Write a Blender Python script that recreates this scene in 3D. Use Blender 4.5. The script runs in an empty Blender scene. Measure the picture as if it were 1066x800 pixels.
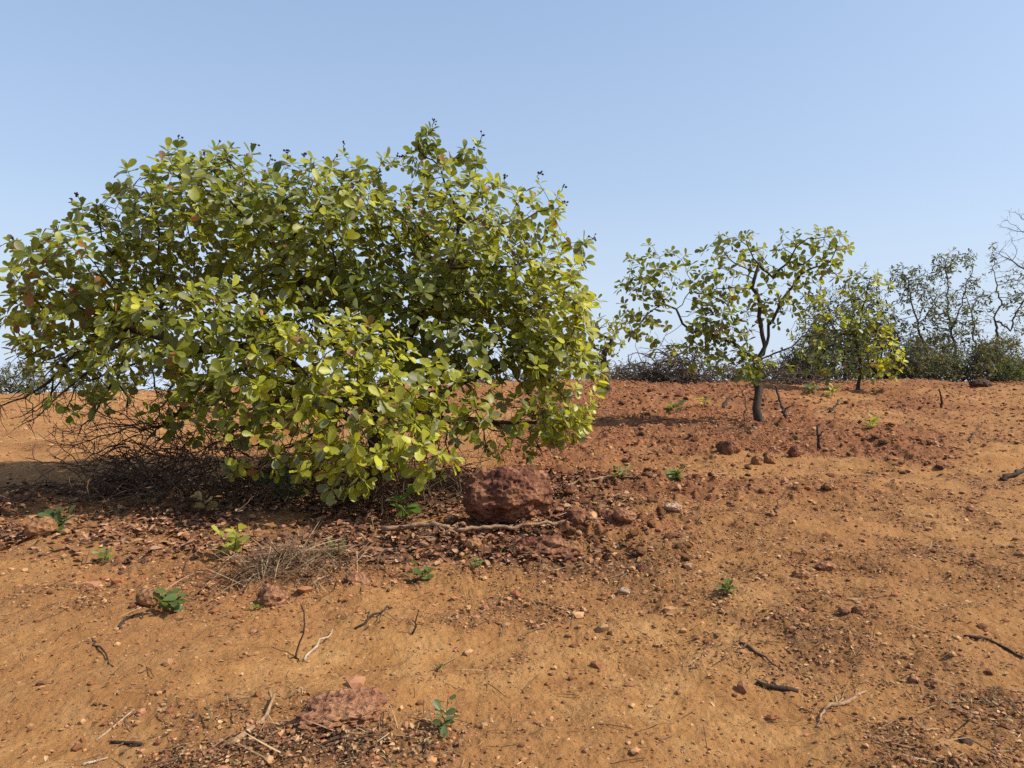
import bpy, math, random
import numpy as np
from mathutils import Vector

random.seed(7)
RNG = np.random.default_rng(11)
C = bpy.context.scene.collection
sc = bpy.context.scene

# ------------------------------------------------------------------ camera, sky, sun, exposure
CAM_Z = 1.6
FPX = 761.0                       # focal length in pixels of the 1066 px wide photograph
cam_d = bpy.data.cameras.new('camera')
cam_d.sensor_width = 36.0
cam_d.lens = 36.0 * FPX / 1066.0
cam_d.clip_start = 0.05
cam_d.clip_end = 3000.0
cam = bpy.data.objects.new('camera', cam_d)
C.objects.link(cam)
cam.location = (0, 0, CAM_Z)
cam.rotation_euler = (math.radians(90), 0, 0)
sc.camera = cam

SUN_EL = math.radians(46)
SUN_AZ = math.atan2(0.97, -0.20)            # measured from +Y towards +X
sun_dir = Vector((math.sin(SUN_AZ) * math.cos(SUN_EL), math.cos(SUN_AZ) * math.cos(SUN_EL), math.sin(SUN_EL)))
w = bpy.data.worlds.new('World')
sc.world = w
w.use_nodes = True
wn = w.node_tree.nodes
bg = wn['Background']
sky = wn.new('ShaderNodeTexSky')
sky.sky_type = 'NISHITA'
sky.sun_disc = False
sky.sun_elevation = SUN_EL
sky.sun_rotation = SUN_AZ
sky.air_density = 1.0
sky.dust_density = 2.6
sky.ozone_density = 1.6
veil = wn.new('ShaderNodeMix')               # dry-season haze veil over the whole sky
veil.data_type = 'RGBA'
veil.inputs[0].default_value = 0.36
veil.inputs[7].default_value = (2.6, 3.8, 5.7, 1)
w.node_tree.links.new(sky.outputs[0], veil.inputs[6])
wtc = wn.new('ShaderNodeTexCoord')
wsep = wn.new('ShaderNodeSeparateXYZ')
w.node_tree.links.new(wtc.outputs['Generated'], wsep.inputs[0])
wr = wn.new('ShaderNodeValToRGB')            # thicker haze towards the horizon
for k_, (p_, c_) in enumerate([(0.0, 1.0), (0.05, 0.80), (0.25, 0.26), (0.6, 0.0)]):
    e_ = wr.color_ramp.elements[k_] if k_ < 2 else wr.color_ramp.elements.new(p_)
    e_.position, e_.color = p_, (c_, c_, c_, 1)
w.node_tree.links.new(wsep.outputs['Z'], wr.inputs[0])
low = wn.new('ShaderNodeMix')
low.data_type = 'RGBA'
low.inputs[7].default_value = (3.85, 4.5, 5.4, 1)
w.node_tree.links.new(wr.outputs[0], low.inputs[0])
w.node_tree.links.new(veil.outputs[2], low.inputs[6])
w.node_tree.links.new(low.outputs[2], bg.inputs[0])
bg.inputs[1].default_value = 0.135
sd = bpy.data.lights.new('sun', 'SUN')
sd.energy = 5.0
sd.angle = math.radians(0.53)
sd.color = (1.0, 0.94, 0.84)
sun = bpy.data.objects.new('sun', sd)
C.objects.link(sun)
sun.location = (20, -8, 30)
sun.rotation_euler = sun_dir.to_track_quat('Z', 'Y').to_euler()

sc.view_settings.view_transform = 'Standard'
sc.view_settings.look = 'None'
sc.view_settings.exposure = 0.42
sc.view_settings.gamma = 1.0
sc.render.engine = 'CYCLES'
sc.cycles.max_bounces = 6
sc.cycles.diffuse_bounces = 3
sc.cycles.glossy_bounces = 2
sc.cycles.transmission_bounces = 4
sc.cycles.use_denoising = False
sc.cycles.use_adaptive_sampling = False


# ------------------------------------------------------------------ noise
def _hash(ix, iy, iz, seed):
    h = (ix.astype(np.uint32) * np.uint32(374761393) + iy.astype(np.uint32) * np.uint32(668265263)
         + iz.astype(np.uint32) * np.uint32(2147483647) + np.uint32(seed * 974711 + 12345))
    h = (h ^ (h >> np.uint32(13))) * np.uint32(1274126177)
    h = (h ^ (h >> np.uint32(16))) * np.uint32(2246822519)
    h = h ^ (h >> np.uint32(15))
    return h.astype(np.float64) / 4294967295.0


def vnoise(x, y, z=None, seed=0):
    x = np.asarray(x, float); y = np.asarray(y, float)
    three = z is not None
    z = np.zeros_like(x) if z is None else np.asarray(z, float)
    fx, fy, fz = np.floor(x), np.floor(y), np.floor(z)
    tx, ty, tz = x - fx, y - fy, z - fz
    ux, uy, uz = (t * t * t * (t * (t * 6 - 15) + 10) for t in (tx, ty, tz))
    ix, iy, iz = (f.astype(np.int64) for f in (fx, fy, fz))

    def plane(dz):
        a = _hash(ix, iy, iz + dz, seed); b = _hash(ix + 1, iy, iz + dz, seed)
        c = _hash(ix, iy + 1, iz + dz, seed); d = _hash(ix + 1, iy + 1, iz + dz, seed)
        return (a + (b - a) * ux) * (1 - uy) + (c + (d - c) * ux) * uy
    p0 = plane(0)
    if not three:
        return p0 * 2 - 1
    return (p0 + (plane(1) - p0) * uz) * 2 - 1


def fbm(x, y, z=None, octaves=4, seed=0, gain=0.5):
    s, a, f = 0.0, 1.0, 1.0
    for k in range(octaves):
        s = s + a * vnoise(np.asarray(x) * f + 17.3 * k, np.asarray(y) * f - 9.1 * k, None if z is None else np.asarray(z) * f + 5.7 * k, seed + k)
        a *= gain; f *= 2.03
    return s


def sstep(a, b, v):
    t = np.clip((v - a) / (b - a), 0, 1)
    return t * t * (3 - 2 * t)


# ------------------------------------------------------------------ ground shape
_PD = np.array([-500, -20, -3, 0, 3.0, 5.0, 8.0, 11.0, 14.0, 18.0, 22.0, 25.0, 30.0, 45.0, 100.0, 600.0])
_PZ = np.array([-6, -1.0, -0.25, -0.12, 0.0, 0.16, 0.36, 0.60, 0.82, 1.20, 1.57, 1.66, 1.55, 0.4, -4.0, -14.0])


def pchip(x):
    h = np.diff(_PD); dl = np.diff(_PZ) / h
    m = np.zeros_like(_PZ)
    m[0], m[-1] = dl[0], dl[-1]
    for i in range(1, len(m) - 1):
        if dl[i - 1] * dl[i] > 0:
            w1 = 2 * h[i] + h[i - 1]; w2 = h[i] + 2 * h[i - 1]
            m[i] = (w1 + w2) / (w1 / dl[i - 1] + w2 / dl[i])
    k = np.clip(np.searchsorted(_PD, x) - 1, 0, len(h) - 1)
    t = (x - _PD[k]) / h[k]
    return ((2 * t**3 - 3 * t**2 + 1) * _PZ[k] + (t**3 - 2 * t**2 + t) * h[k] * m[k]
            + (-2 * t**3 + 3 * t**2) * _PZ[k + 1] + (t**3 - t**2) * h[k] * m[k + 1])


def base_z(x, y):
    x = np.asarray(x, float); y = np.asarray(y, float)
    z = pchip(np.clip(y, -499, 599))
    tilt = np.clip(x, -30, 0) * 0.024 * sstep(6, 20, y)
    return z + tilt


def m_rubble(x, y):      # reddish rubble on the slope
    a = sstep(7.0, 8.5, y) * sstep(-0.6, 0.6, x) * (1 - 0.55 * sstep(5.0, 8.0, x - 0.15 * (y - 12)))
    b = np.exp(-(((x - 0.6) / 1.0) ** 2 + ((y - 6.5) / 0.55) ** 2))
    c = np.exp(-(((x + 2.0) / 0.9) ** 2 + ((y - 5.2) / 0.45) ** 2)) * 0.8
    d = sstep(13, 17, y) * (0.25 + 0.75 * sstep(-5, -1, x))
    n = fbm(x * 0.7, y * 0.7, octaves=4, seed=21)
    sandy = np.exp(-(((x - 5.5) / 2.6) ** 2 + ((y - 9.2) / 1.3) ** 2))
    return np.clip(np.maximum.reduce([a, b, c, d * 0.6]) * (0.85 + 0.5 * n) - 0.6 * sandy, 0, 1)


def m_under(x, y):       # below the crown of the big tree
    a = np.exp(-(((x + 2.4) / 3.6) ** 4 + ((y - 7.7) / 1.75) ** 4))
    return np.maximum(a, np.exp(-(((x + 1.5) / 2.6) ** 4 + ((y - 6.1) / 0.55) ** 4)) * 0.75)


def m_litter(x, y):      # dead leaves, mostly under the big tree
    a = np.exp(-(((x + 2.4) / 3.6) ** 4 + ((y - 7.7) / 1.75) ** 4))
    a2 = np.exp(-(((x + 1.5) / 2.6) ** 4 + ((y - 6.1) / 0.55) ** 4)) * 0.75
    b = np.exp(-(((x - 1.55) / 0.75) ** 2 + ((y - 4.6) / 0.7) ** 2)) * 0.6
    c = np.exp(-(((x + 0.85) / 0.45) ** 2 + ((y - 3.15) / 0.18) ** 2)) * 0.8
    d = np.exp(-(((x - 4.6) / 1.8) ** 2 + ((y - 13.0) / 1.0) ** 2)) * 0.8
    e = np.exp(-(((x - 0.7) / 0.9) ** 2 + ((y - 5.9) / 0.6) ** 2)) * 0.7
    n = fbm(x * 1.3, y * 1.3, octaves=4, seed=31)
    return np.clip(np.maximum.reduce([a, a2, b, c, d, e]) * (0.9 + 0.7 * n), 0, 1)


def m_crumb(x, y):       # crumbly patches of the track, full of chips and twigs
    n = fbm(x * 0.95 + 3.1, y * 1.25, octaves=4, seed=51)
    k = sstep(0.05, 0.55, n)
    g = np.maximum.reduce([
        np.exp(-(((x + 0.75) / 0.55) ** 2 + ((y - 3.2) / 0.28) ** 2)),
        np.exp(-(((x - 1.9) / 1.1) ** 2 + ((y - 4.6) / 0.7) ** 2)) * (0.7 + 0.5 * n),
        np.exp(-(((x - 0.2) / 3.4) ** 2 + ((y - 5.7) / 0.65) ** 2)) * 0.95,
        np.exp(-(((x + 2.6) / 1.2) ** 2 + ((y - 4.9) / 0.5) ** 2)) * 0.8,
        np.exp(-(((x - 3.4) / 1.6) ** 2 + ((y - 5.6) / 0.8) ** 2)) * 0.8,
        np.exp(-(((x - 4.0) / 1.5) ** 2 + ((y - 7.6) / 0.9) ** 2)) * 0.7])
    return np.clip(np.maximum(k * 0.7, g * 0.9) * (0.8 + 0.6 * fbm(x * 4, y * 4, octaves=2, seed=57)), 0, 1) * (1 - sstep(12, 16, y))


def ground_z(x, y):
    x = np.asarray(x, float); y = np.asarray(y, float)
    z = base_z(x, y)
    r = np.hypot(x, y)
    near = 1 - sstep(22, 40, r)
    rub, lit, cr = m_rubble(x, y), m_litter(x, y), m_crumb(x, y)
    z = z + 0.045 * fbm(x * 0.55, y * 0.8, octaves=2, seed=1) * (0.6 + rub)
    z = z + near * 0.026 * fbm(x * 1.7, y * 2.5, octaves=3, seed=9, gain=0.55)
    # soft wheel-rut like ridges crossing the sandy track
    u = x * 0.42 + y * 0.9
    z = z + 0.030 * np.sin(u * 5.2 + 1.6 * fbm(x * 0.6, y * 0.6, octaves=2, seed=5)) * (1 - 0.7 * rub) * sstep(-0.2, 0.6, fbm(x * .5, y * .5, octaves=2, seed=8) + 0.4)
    z = z + near * (0.010 + 0.026 * rub + 0.012 * lit) * fbm(x * 3.1, y * 3.1, octaves=3, seed=2)
    clod = np.clip(fbm(x * 9, y * 9, octaves=3, seed=3) - 0.15, 0, 1)
    z = z + near * (0.004 + 0.066 * rub + 0.02 * lit + 0.016 * cr) * clod
    z = z + near * 0.0045 * fbm(x * 20, y * 20, octaves=2, seed=4)
    z = z + near * (0.004 + 0.03 * rub + 0.018 * cr) * np.clip(fbm(x * 15, y * 15, octaves=2, seed=6) - 0.25, 0, 1)
    z = z + (1 - sstep(8, 11, r)) * (0.006 + 0.010 * cr + 0.008 * lit) * np.abs(fbm(x * 30, y * 30, octaves=2, seed=14))
    z = z + 0.10 * fbm(x * 0.35, y * 0.35, octaves=2, seed=15) * sstep(15, 19, y) * near
    # low rocky outcrop in the track
    z = z + 0.07 * np.exp(-(((x + 0.85) / 0.40) ** 2 + ((y - 3.60) / 0.20) ** 2))
    z = z + 0.12 * np.exp(-(((x - 0.35) / 0.9) ** 2 + ((y - 6.45) / 0.35) ** 2))
    return z


_GX, _GY, _GS = -30.0, 1.5, 0.07                # coarse height table for quick look-ups
_GH = ground_z(*np.meshgrid(_GX + _GS * np.arange(860), _GY + _GS * np.arange(660)))


def gz(x, y):
    u, v = (x - _GX) / _GS, (y - _GY) / _GS
    i, j = int(u), int(v)
    if not (0 <= i < 858 and 0 <= j < 658):
        return float(ground_z(np.array([x]), np.array([y]))[0])
    u -= i; v -= j
    a, b, c, d = _GH[j, i], _GH[j, i + 1], _GH[j + 1, i], _GH[j + 1, i + 1]
    return float((a + (b - a) * u) * (1 - v) + (c + (d - c) * u) * v)


def at(px, py, d):
    """A point d metres ahead that the photograph shows at (px, py)."""
    return np.array([(px - 533.0) / FPX * d, d, CAM_Z - (py - 400.0) / FPX * d])


def on_ground(px, py):
    ds = 2.4 * (40 / 2.4) ** np.linspace(0, 1, 900)
    xs = (px - 533.0) / FPX * ds
    f = CAM_Z - (py - 400.0) / FPX * ds - np.array([gz(a, b) for a, b in zip(xs, ds)])
    k = np.nonzero(f < 0)[0]
    d = float(ds[k[0]]) if len(k) else 24.0
    x = (px - 533.0) / FPX * d
    return np.array([x, d, float(ground_z(np.array([x]), np.array([d]))[0])])


# ------------------------------------------------------------------ materials
def newmat(name):
    m = bpy.data.materials.new(name)
    m.use_nodes = True
    nt = m.node_tree
    return m, nt, nt.nodes, nt.links, nt.nodes['Principled BSDF']


def noise_node(N, L, vec, scale, detail=4, rough=0.55):
    n = N.new('ShaderNodeTexNoise')
    n.inputs['Scale'].default_value = scale
    n.inputs['Detail'].default_value = detail
    n.inputs['Roughness'].default_value = rough
    L.new(vec, n.inputs['Vector'])
    return n.outputs['Fac']


def ramp(N, L, fac, stops):
    r = N.new('ShaderNodeValToRGB')
    e = r.color_ramp.elements
    while len(e) < len(stops):
        e.new(0.5)
    for k, (p, c) in enumerate(stops):
        e[k].position = p
        e[k].color = (c, c, c, 1) if isinstance(c, (int, float)) else (*c, 1)
    L.new(fac, r.inputs[0])
    return r.outputs[0]


def mix(N, L, fac, a, b, mode='MIX'):
    m = N.new('ShaderNodeMix')
    m.data_type = 'RGBA'
    m.blend_type = mode
    for sock, v in ((m.inputs[0], fac), (m.inputs[6], a), (m.inputs[7], b)):
        if isinstance(v, (int, float)):
            sock.default_value = v
        elif isinstance(v, tuple):
            sock.default_value = (*v, 1)
        else:
            L.new(v, sock)
    return m.outputs[2]


def math_node(N, L, op, a, b=0.0):
    m = N.new('ShaderNodeMath')
    m.operation = op
    for s, v in ((m.inputs[0], a), (m.inputs[1], b)):
        if isinstance(v, (int, float)):
            s.default_value = v
        else:
            L.new(v, s)
    return m.outputs[0]


def bump(N, L, height, strength, dist, normal=None):
    b = N.new('ShaderNodeBump')
    b.inputs['Strength'].default_value = strength
    b.inputs['Distance'].default_value = dist
    L.new(height, b.inputs['Height'])
    if normal is not None:
        L.new(normal, b.inputs['Normal'])
    return b.outputs[0]


def ground_material():
    m, nt, N, L, P = newmat('dry laterite soil')
    geo = N.new('ShaderNodeNewGeometry').outputs['Position']
    def attr(nm):
        a = N.new('ShaderNodeAttribute'); a.attribute_name = nm
        return a.outputs['Fac']
    red, lit = attr('rubble'), attr('litter')
    big = noise_node(N, L, geo, 0.55, 5)
    mid = noise_node(N, L, geo, 3.2, 8, 0.65)
    fine = noise_node(N, L, geo, 24, 8, 0.7)
    grain = noise_node(N, L, geo, 130, 4, 0.7)
    sand = ramp(N, L, mid, [(0.30, (0.23, 0.105, 0.036)), (0.50, (0.355, 0.176, 0.060)), (0.70, (0.47, 0.268, 0.105))])
    sand = mix(N, L, ramp(N, L, big, [(0.40, 0.0), (0.62, 0.75)]), sand, (0.28, 0.128, 0.046))
    crumb = attr('crumb')
    cmask = ramp(N, L, math_node(N, L, 'ADD', crumb, math_node(N, L, 'MULTIPLY', math_node(N, L, 'SUBTRACT', math_node(N, L, 'ADD', fine, mid), 1.0), 1.5)), [(0.05, 0.0), (0.85, 0.95)])
    sand = mix(N, L, cmask, sand, ramp(N, L, fine, [(0.32, (0.095, 0.040, 0.017)), (0.52, (0.22, 0.100, 0.037)), (0.72, (0.39, 0.21, 0.085))]))  # brown crumbly soil, darkened further to paint in tiny shadows between crumbs
    clay = ramp(N, L, fine, [(0.30, (0.090, 0.034, 0.016)), (0.50, (0.200, 0.077, 0.032)), (0.72, (0.33, 0.150, 0.066))])
    rmask = ramp(N, L, math_node(N, L, 'ADD', red, math_node(N, L, 'MULTIPLY', math_node(N, L, 'SUBTRACT', mid, 0.5), 0.9)), [(0.25, 0.0), (0.75, 1.0)])
    col = mix(N, L, rmask, sand, clay)
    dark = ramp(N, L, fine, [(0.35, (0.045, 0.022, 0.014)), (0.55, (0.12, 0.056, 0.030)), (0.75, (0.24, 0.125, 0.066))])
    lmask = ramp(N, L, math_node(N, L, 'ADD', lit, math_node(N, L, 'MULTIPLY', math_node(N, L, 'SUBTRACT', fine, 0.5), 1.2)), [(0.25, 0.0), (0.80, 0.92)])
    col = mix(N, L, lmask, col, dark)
    # specks of grit and crumbs of dead leaf in the soil
    vor = N.new('ShaderNodeTexVoronoi'); vor.inputs['Scale'].default_value = 38
    L.new(geo, vor.inputs['Vector'])
    sep = N.new('ShaderNodeSeparateColor'); L.new(vor.outputs['Color'], sep.inputs[0])
    spk = math_node(N, L, 'MULTIPLY', ramp(N, L, vor.outputs['Distance'], [(0.12, 1.0), (0.30, 0.0)]), ramp(N, L, sep.outputs[0], [(0.35, 0.0), (0.45, 0.9)]))
    col = mix(N, L, spk, col, ramp(N, L, sep.outputs[1], [(0.0, (0.07, 0.032, 0.02)), (0.6, (0.17, 0.06, 0.03)), (1.0, (0.52, 0.36, 0.2))]))
    col = mix(N, L, 0.5, col, ramp(N, L, grain, [(0.28, 0.55), (0.45, 0.95), (0.74, 1.0)]), 'MULTIPLY')
    L.new(col, P.inputs['Base Color'])
    P.inputs['Roughness'].default_value = 0.95
    P.inputs['Specular IOR Level'].default_value = 0.15
    b = bump(N, L, fine, 0.8, 0.045)
    b = bump(N, L, grain, 0.5, 0.006, b)
    L.new(b, P.inputs['Normal'])
    return m


def leaf_material(name, trans=0.35, rough=0.42, spec=0.4):
    m, nt, N, L, P = newmat(name)
    a = N.new('ShaderNodeAttribute'); a.attribute_name = 'tint'
    geo = N.new('ShaderNodeNewGeometry')
    n = noise_node(N, L, geo.outputs['Position'], 38, 5, 0.65)
    col = mix(N, L, 0.8, a.outputs['Color'], ramp(N, L, n, [(0.3, 0.55), (0.5, 0.95), (0.7, 1.0)]), 'MULTIPLY')
    col = mix(N, L, ramp(N, L, n, [(0.66, 0.0), (0.74, 0.6)]), col, (0.24, 0.15, 0.06))
    under = mix(N, L, 0.5, col, (0.26, 0.29, 0.17))
    col2 = mix(N, L, geo.outputs['Backfacing'], col, under)
    L.new(col2, P.inputs['Base Color'])
    P.inputs['Roughness'].default_value = rough
    P.inputs['Specular IOR Level'].default_value = spec
    t = N.new('ShaderNodeBsdfTranslucent')
    L.new(mix(N, L, 1.0, a.outputs['Color'], (1.4, 1.35, 0.5), 'MULTIPLY'), t.inputs[0])
    s = N.new('ShaderNodeMixShader')
    s.inputs[0].default_value = trans
    L.new(P.outputs[0], s.inputs[1]); L.new(t.outputs[0], s.inputs[2])
    L.new(s.outputs[0], N['Material Output'].inputs[0])
    return m


def bark_material(name, c0, c1, scale=18.0):
    m, nt, N, L, P = newmat(name)
    geo = N.new('ShaderNodeNewGeometry').outputs['Position']
    n = noise_node(N, L, geo, scale, 6, 0.7)
    L.new(ramp(N, L, n, [(0.32, c0), (0.68, c1)]), P.inputs['Base Color'])
    P.inputs['Roughness'].default_value = 0.9
    P.inputs['Specular IOR Level'].default_value = 0.2
    L.new(bump(N, L, n, 0.7, 0.02), P.inputs['Normal'])
    return m


def rock_material(name, lo, midc, hi, scale=9.0, dusty=0.75):
    m, nt, N, L, P = newmat(name)
    tc = N.new('ShaderNodeTexCoord').outputs['Object']
    n = noise_node(N, L, tc, scale, 9, 0.72)
    n2 = noise_node(N, L, tc, scale * 4.5, 5, 0.7)
    v = N.new('ShaderNodeTexVoronoi'); v.inputs['Scale'].default_value = scale * 3.2
    L.new(tc, v.inputs['Vector'])
    col = ramp(N, L, n, [(0.30, lo), (0.50, midc), (0.72, hi)])
    col = mix(N, L, ramp(N, L, v.outputs['Distance'], [(0.10, 0.95), (0.36, 0.0)]), col, tuple(0.45 * c for c in lo))
    col = mix(N, L, 0.6, col, ramp(N, L, n2, [(0.3, 0.5), (0.65, 1.0)]), 'MULTIPLY')
    dust = noise_node(N, L, tc, scale * 0.45, 6, 0.65)
    col = mix(N, L, ramp(N, L, dust, [(0.42, 0.0), (0.66, dusty)]), col, (0.34, 0.165, 0.075))
    L.new(col, P.inputs['Base Color'])
    P.inputs['Roughness'].default_value = 0.93
    P.inputs['Specular IOR Level'].default_value = 0.2
    b = bump(N, L, n, 0.8, 0.05)
    b = bump(N, L, v.outputs['Distance'], 0.9, 0.035, b)
    b = bump(N, L, n2, 0.6, 0.01, b)
    L.new(b, P.inputs['Normal'])
    return m


def tint_material(name, rough=0.9):
    m, nt, N, L, P = newmat(name)
    a = N.new('ShaderNodeAttribute'); a.attribute_name = 'tint'
    geo = N.new('ShaderNodeNewGeometry').outputs['Position']
    n = noise_node(N, L, geo, 70, 4, 0.65)
    L.new(mix(N, L, 0.7, a.outputs['Color'], ramp(N, L, n, [(0.3, 0.55), (0.7, 1.0)]), 'MULTIPLY'), P.inputs['Base Color'])
    P.inputs['Roughness'].default_value = rough
    P.inputs['Specular IOR Level'].default_value = 0.2
    return m


M_GROUND = ground_material()
M_LEAF = leaf_material('waxy green leaf', 0.42, 0.44, 0.35)
M_SMALL_LEAF = leaf_material('dull scrub leaf', 0.4, 0.6, 0.25)
M_BARK = bark_material('dark grey bark', (0.022, 0.015, 0.011), (0.092, 0.066, 0.047), 26)
M_BARK2 = bark_material('brown scrub bark', (0.045, 0.033, 0.025), (0.14, 0.105, 0.078))
M_DRY = bark_material('dry brown twig', (0.050, 0.030, 0.020), (0.16, 0.095, 0.058), 30)
M_STICK = bark_material('weathered stick', (0.16, 0.090, 0.050), (0.38, 0.235, 0.135), 30)
M_PALE = bark_material('bleached stick', (0.25, 0.18, 0.12), (0.46, 0.36, 0.25), 30)
M_CHAR = bark_material('blackened stick', (0.02, 0.014, 0.011), (0.075, 0.046, 0.032), 30)
M_BUD = bark_material('dark dried flower', (0.022, 0.012, 0.011), (0.085, 0.042, 0.034), 60)
M_ROCK_RED = rock_material('red laterite', (0.055, 0.022, 0.016), (0.19, 0.066, 0.038), (0.38, 0.180, 0.110))
M_ROCK_DEEP = rock_material('deep red pitted laterite', (0.040, 0.017, 0.012), (0.165, 0.060, 0.034), (0.44, 0.205, 0.115), 7.0, 0.4)
M_ROCK_PINK = rock_material('pink laterite', (0.14, 0.055, 0.030), (0.33, 0.145, 0.076), (0.50, 0.275, 0.165))
M_ROCK_TAN = rock_material('tan laterite', (0.19, 0.085, 0.036), (0.33, 0.155, 0.066), (0.45, 0.25, 0.12))
M_ROCK_PALE = rock_material('pale stone', (0.34, 0.24, 0.16), (0.48, 0.36, 0.25), (0.58, 0.47, 0.35))
M_ROCK_DARK = rock_material('dark stone', (0.035, 0.020, 0.015), (0.085, 0.045, 0.030), (0.17, 0.085, 0.05), dusty=0.15)
M_LITTER = tint_material('dead leaves')
M_GRAVEL = tint_material('soil crumbs')
M_STRAW = tint_material('dry straw', 0.8)


# ------------------------------------------------------------------ object helpers
def tag(o, label=None, cat=None, group=None, kind=None):
    for k, v in (('label', label), ('category', cat), ('group', group), ('kind', kind)):
        if v:
            o[k] = v
    return o


def empty(name, loc):
    o = bpy.data.objects.new(name, None)
    o.empty_display_size = 0.2
    C.objects.link(o)
    o.location = loc
    return o


def mesh_np(name, V, loops, starts, totals, mat, parent=None, tint=None, smooth=True, origin=None):
    V = np.asarray(V, dtype=np.float64)
    if parent is not None:
        V = V - np.array(parent.location)
    elif origin is not None:
        V = V - np.asarray(origin)
    me = bpy.data.meshes.new(name)
    me.vertices.add(len(V))
    me.vertices.foreach_set('co', V.astype(np.float32).ravel())
    me.loops.add(len(loops))
    me.loops.foreach_set('vertex_index', np.asarray(loops, dtype=np.int32))
    me.polygons.add(len(starts))
    me.polygons.foreach_set('loop_start', np.asarray(starts, dtype=np.int32))
    me.polygons.foreach_set('loop_total', np.asarray(totals, dtype=np.int32))
    me.polygons.foreach_set('use_smooth', np.full(len(starts), smooth, dtype=bool))
    me.update(calc_edges=True)
    if tint is not None:
        a = me.color_attributes.new('tint', 'FLOAT_COLOR', 'POINT')
        t = np.ones((len(V), 4), dtype=np.float32)
        t[:, :3] = tint
        a.data.foreach_set('color', t.ravel())
    me.materials.append(mat)
    o = bpy.data.objects.new(name, me)
    C.objects.link(o)
    if parent is not None:
        o.parent = parent
    elif origin is not None:
        o.location = origin
    return o


def mesh_py(name, V, F, mat, parent=None, tint=None, smooth=True, origin=None):
    loops = [i for f in F for i in f]
    tot = np.array([len(f) for f in F])
    st = np.concatenate([[0], np.cumsum(tot)[:-1]])
    return mesh_np(name, V, loops, st, tot, mat, parent, tint, smooth, origin)


class Tubes:
    def __init__(self):
        self.V, self.F = [], []

    def add(self, pts, radii, sides=5, cap=True):
        pts = [np.asarray(p, float) for p in pts]
        n = len(pts)
        if n < 2:
            return
        ref = None
        base = len(self.V)
        for i in range(n):
            t = pts[min(i + 1, n - 1)] - pts[max(i - 1, 0)]
            t = t / (np.linalg.norm(t) + 1e-9)
            if ref is None:
                ref = np.array([1.0, 0, 0]) if abs(t[0]) < 0.8 else np.array([0, 1.0, 0])
            u = ref - t * ref.dot(t)
            u /= np.linalg.norm(u) + 1e-9
            ref = u
            v = np.array([t[1] * u[2] - t[2] * u[1], t[2] * u[0] - t[0] * u[2], t[0] * u[1] - t[1] * u[0]])
            for k in range(sides):
                a = 2 * math.pi * k / sides
                self.V.append(pts[i] + radii[i] * (math.cos(a) * u + math.sin(a) * v))
        for i in range(n - 1):
            for k in range(sides):
                a = base + i * sides + k; b = base + i * sides + (k + 1) % sides
                self.F.append((a, b, b + sides, a + sides))
        if cap:
            self.F.append(tuple(base + k for k in reversed(range(sides))))
            self.F.append(tuple(base + (n - 1) * sides + k for k in range(sides)))

    def build(self, name, mat, parent=None, origin=None):
        return mesh_py(name, np.array(self.V), self.F, mat, parent, origin=origin)


# ------------------------------------------------------------------ leaves
def unit(v):
    return v / (np.linalg.norm(v, axis=-1, keepdims=True) + 1e-9)


LEAF_T = np.array([0.0, 0.10, 0.34, 0.62, 0.84, 0.96, 1.0])
LEAF_W = np.array([0.012, 0.016, 0.17, 0.275, 0.25, 0.13, 0.0])      # obovate, blunt tip
NARROW_W = np.array([0.01, 0.03, 0.13, 0.15, 0.09, 0.03, 0.0])


def leaf_mesh(name, P, D, Nn, Ln, tint, mat, parent=None, width=LEAF_W, fold=0.22, curve=0.25, origin=None, rows=None):
    """Leaves as folded, curved blades: P base points, D directions, Nn upper-face normals, Ln lengths."""
    T = LEAF_T; W = width
    if rows is not None:
        T, W = T[rows], W[rows]
    n, R = len(P), len(T)
    S = unit(np.cross(D, Nn))
    Nn = np.cross(S, D)
    wob = RNG.normal(0, 0.06, (n, 1, 1))
    cv = (curve * RNG.uniform(-0.6, 2.0, n))[:, None]
    V = np.zeros((n, R, 3, 3))
    for j, s in enumerate((-1, 0, 1)):
        off = Ln[:, None] * (fold * abs(s) * W[None] * 1.0 - cv * T[None] ** 2 * 0.5)
        V[:, :, j, :] = (P[:, None] + D[:, None] * (Ln[:, None] * T[None])[..., None]
                         + S[:, None] * (Ln[:, None] * W[None] * s)[..., None] + Nn[:, None] * off[..., None])
    V = V.reshape(-1, 3)
    base = (np.arange(n) * R * 3)[:, None, None]
    q = []
    for i in range(R - 1):
        for j in range(2):
            a = i * 3 + j
            q.append((a, a + 1, a + 4, a + 3))
    q = np.array(q)[None]
    loops = (base + q).reshape(-1)
    nf = n * q.shape[1]
    tv = np.repeat(tint, R * 3, axis=0)
    return mesh_np(name, V, loops, np.arange(nf) * 4, np.full(nf, 4), mat, parent, tv, True, origin)


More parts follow.
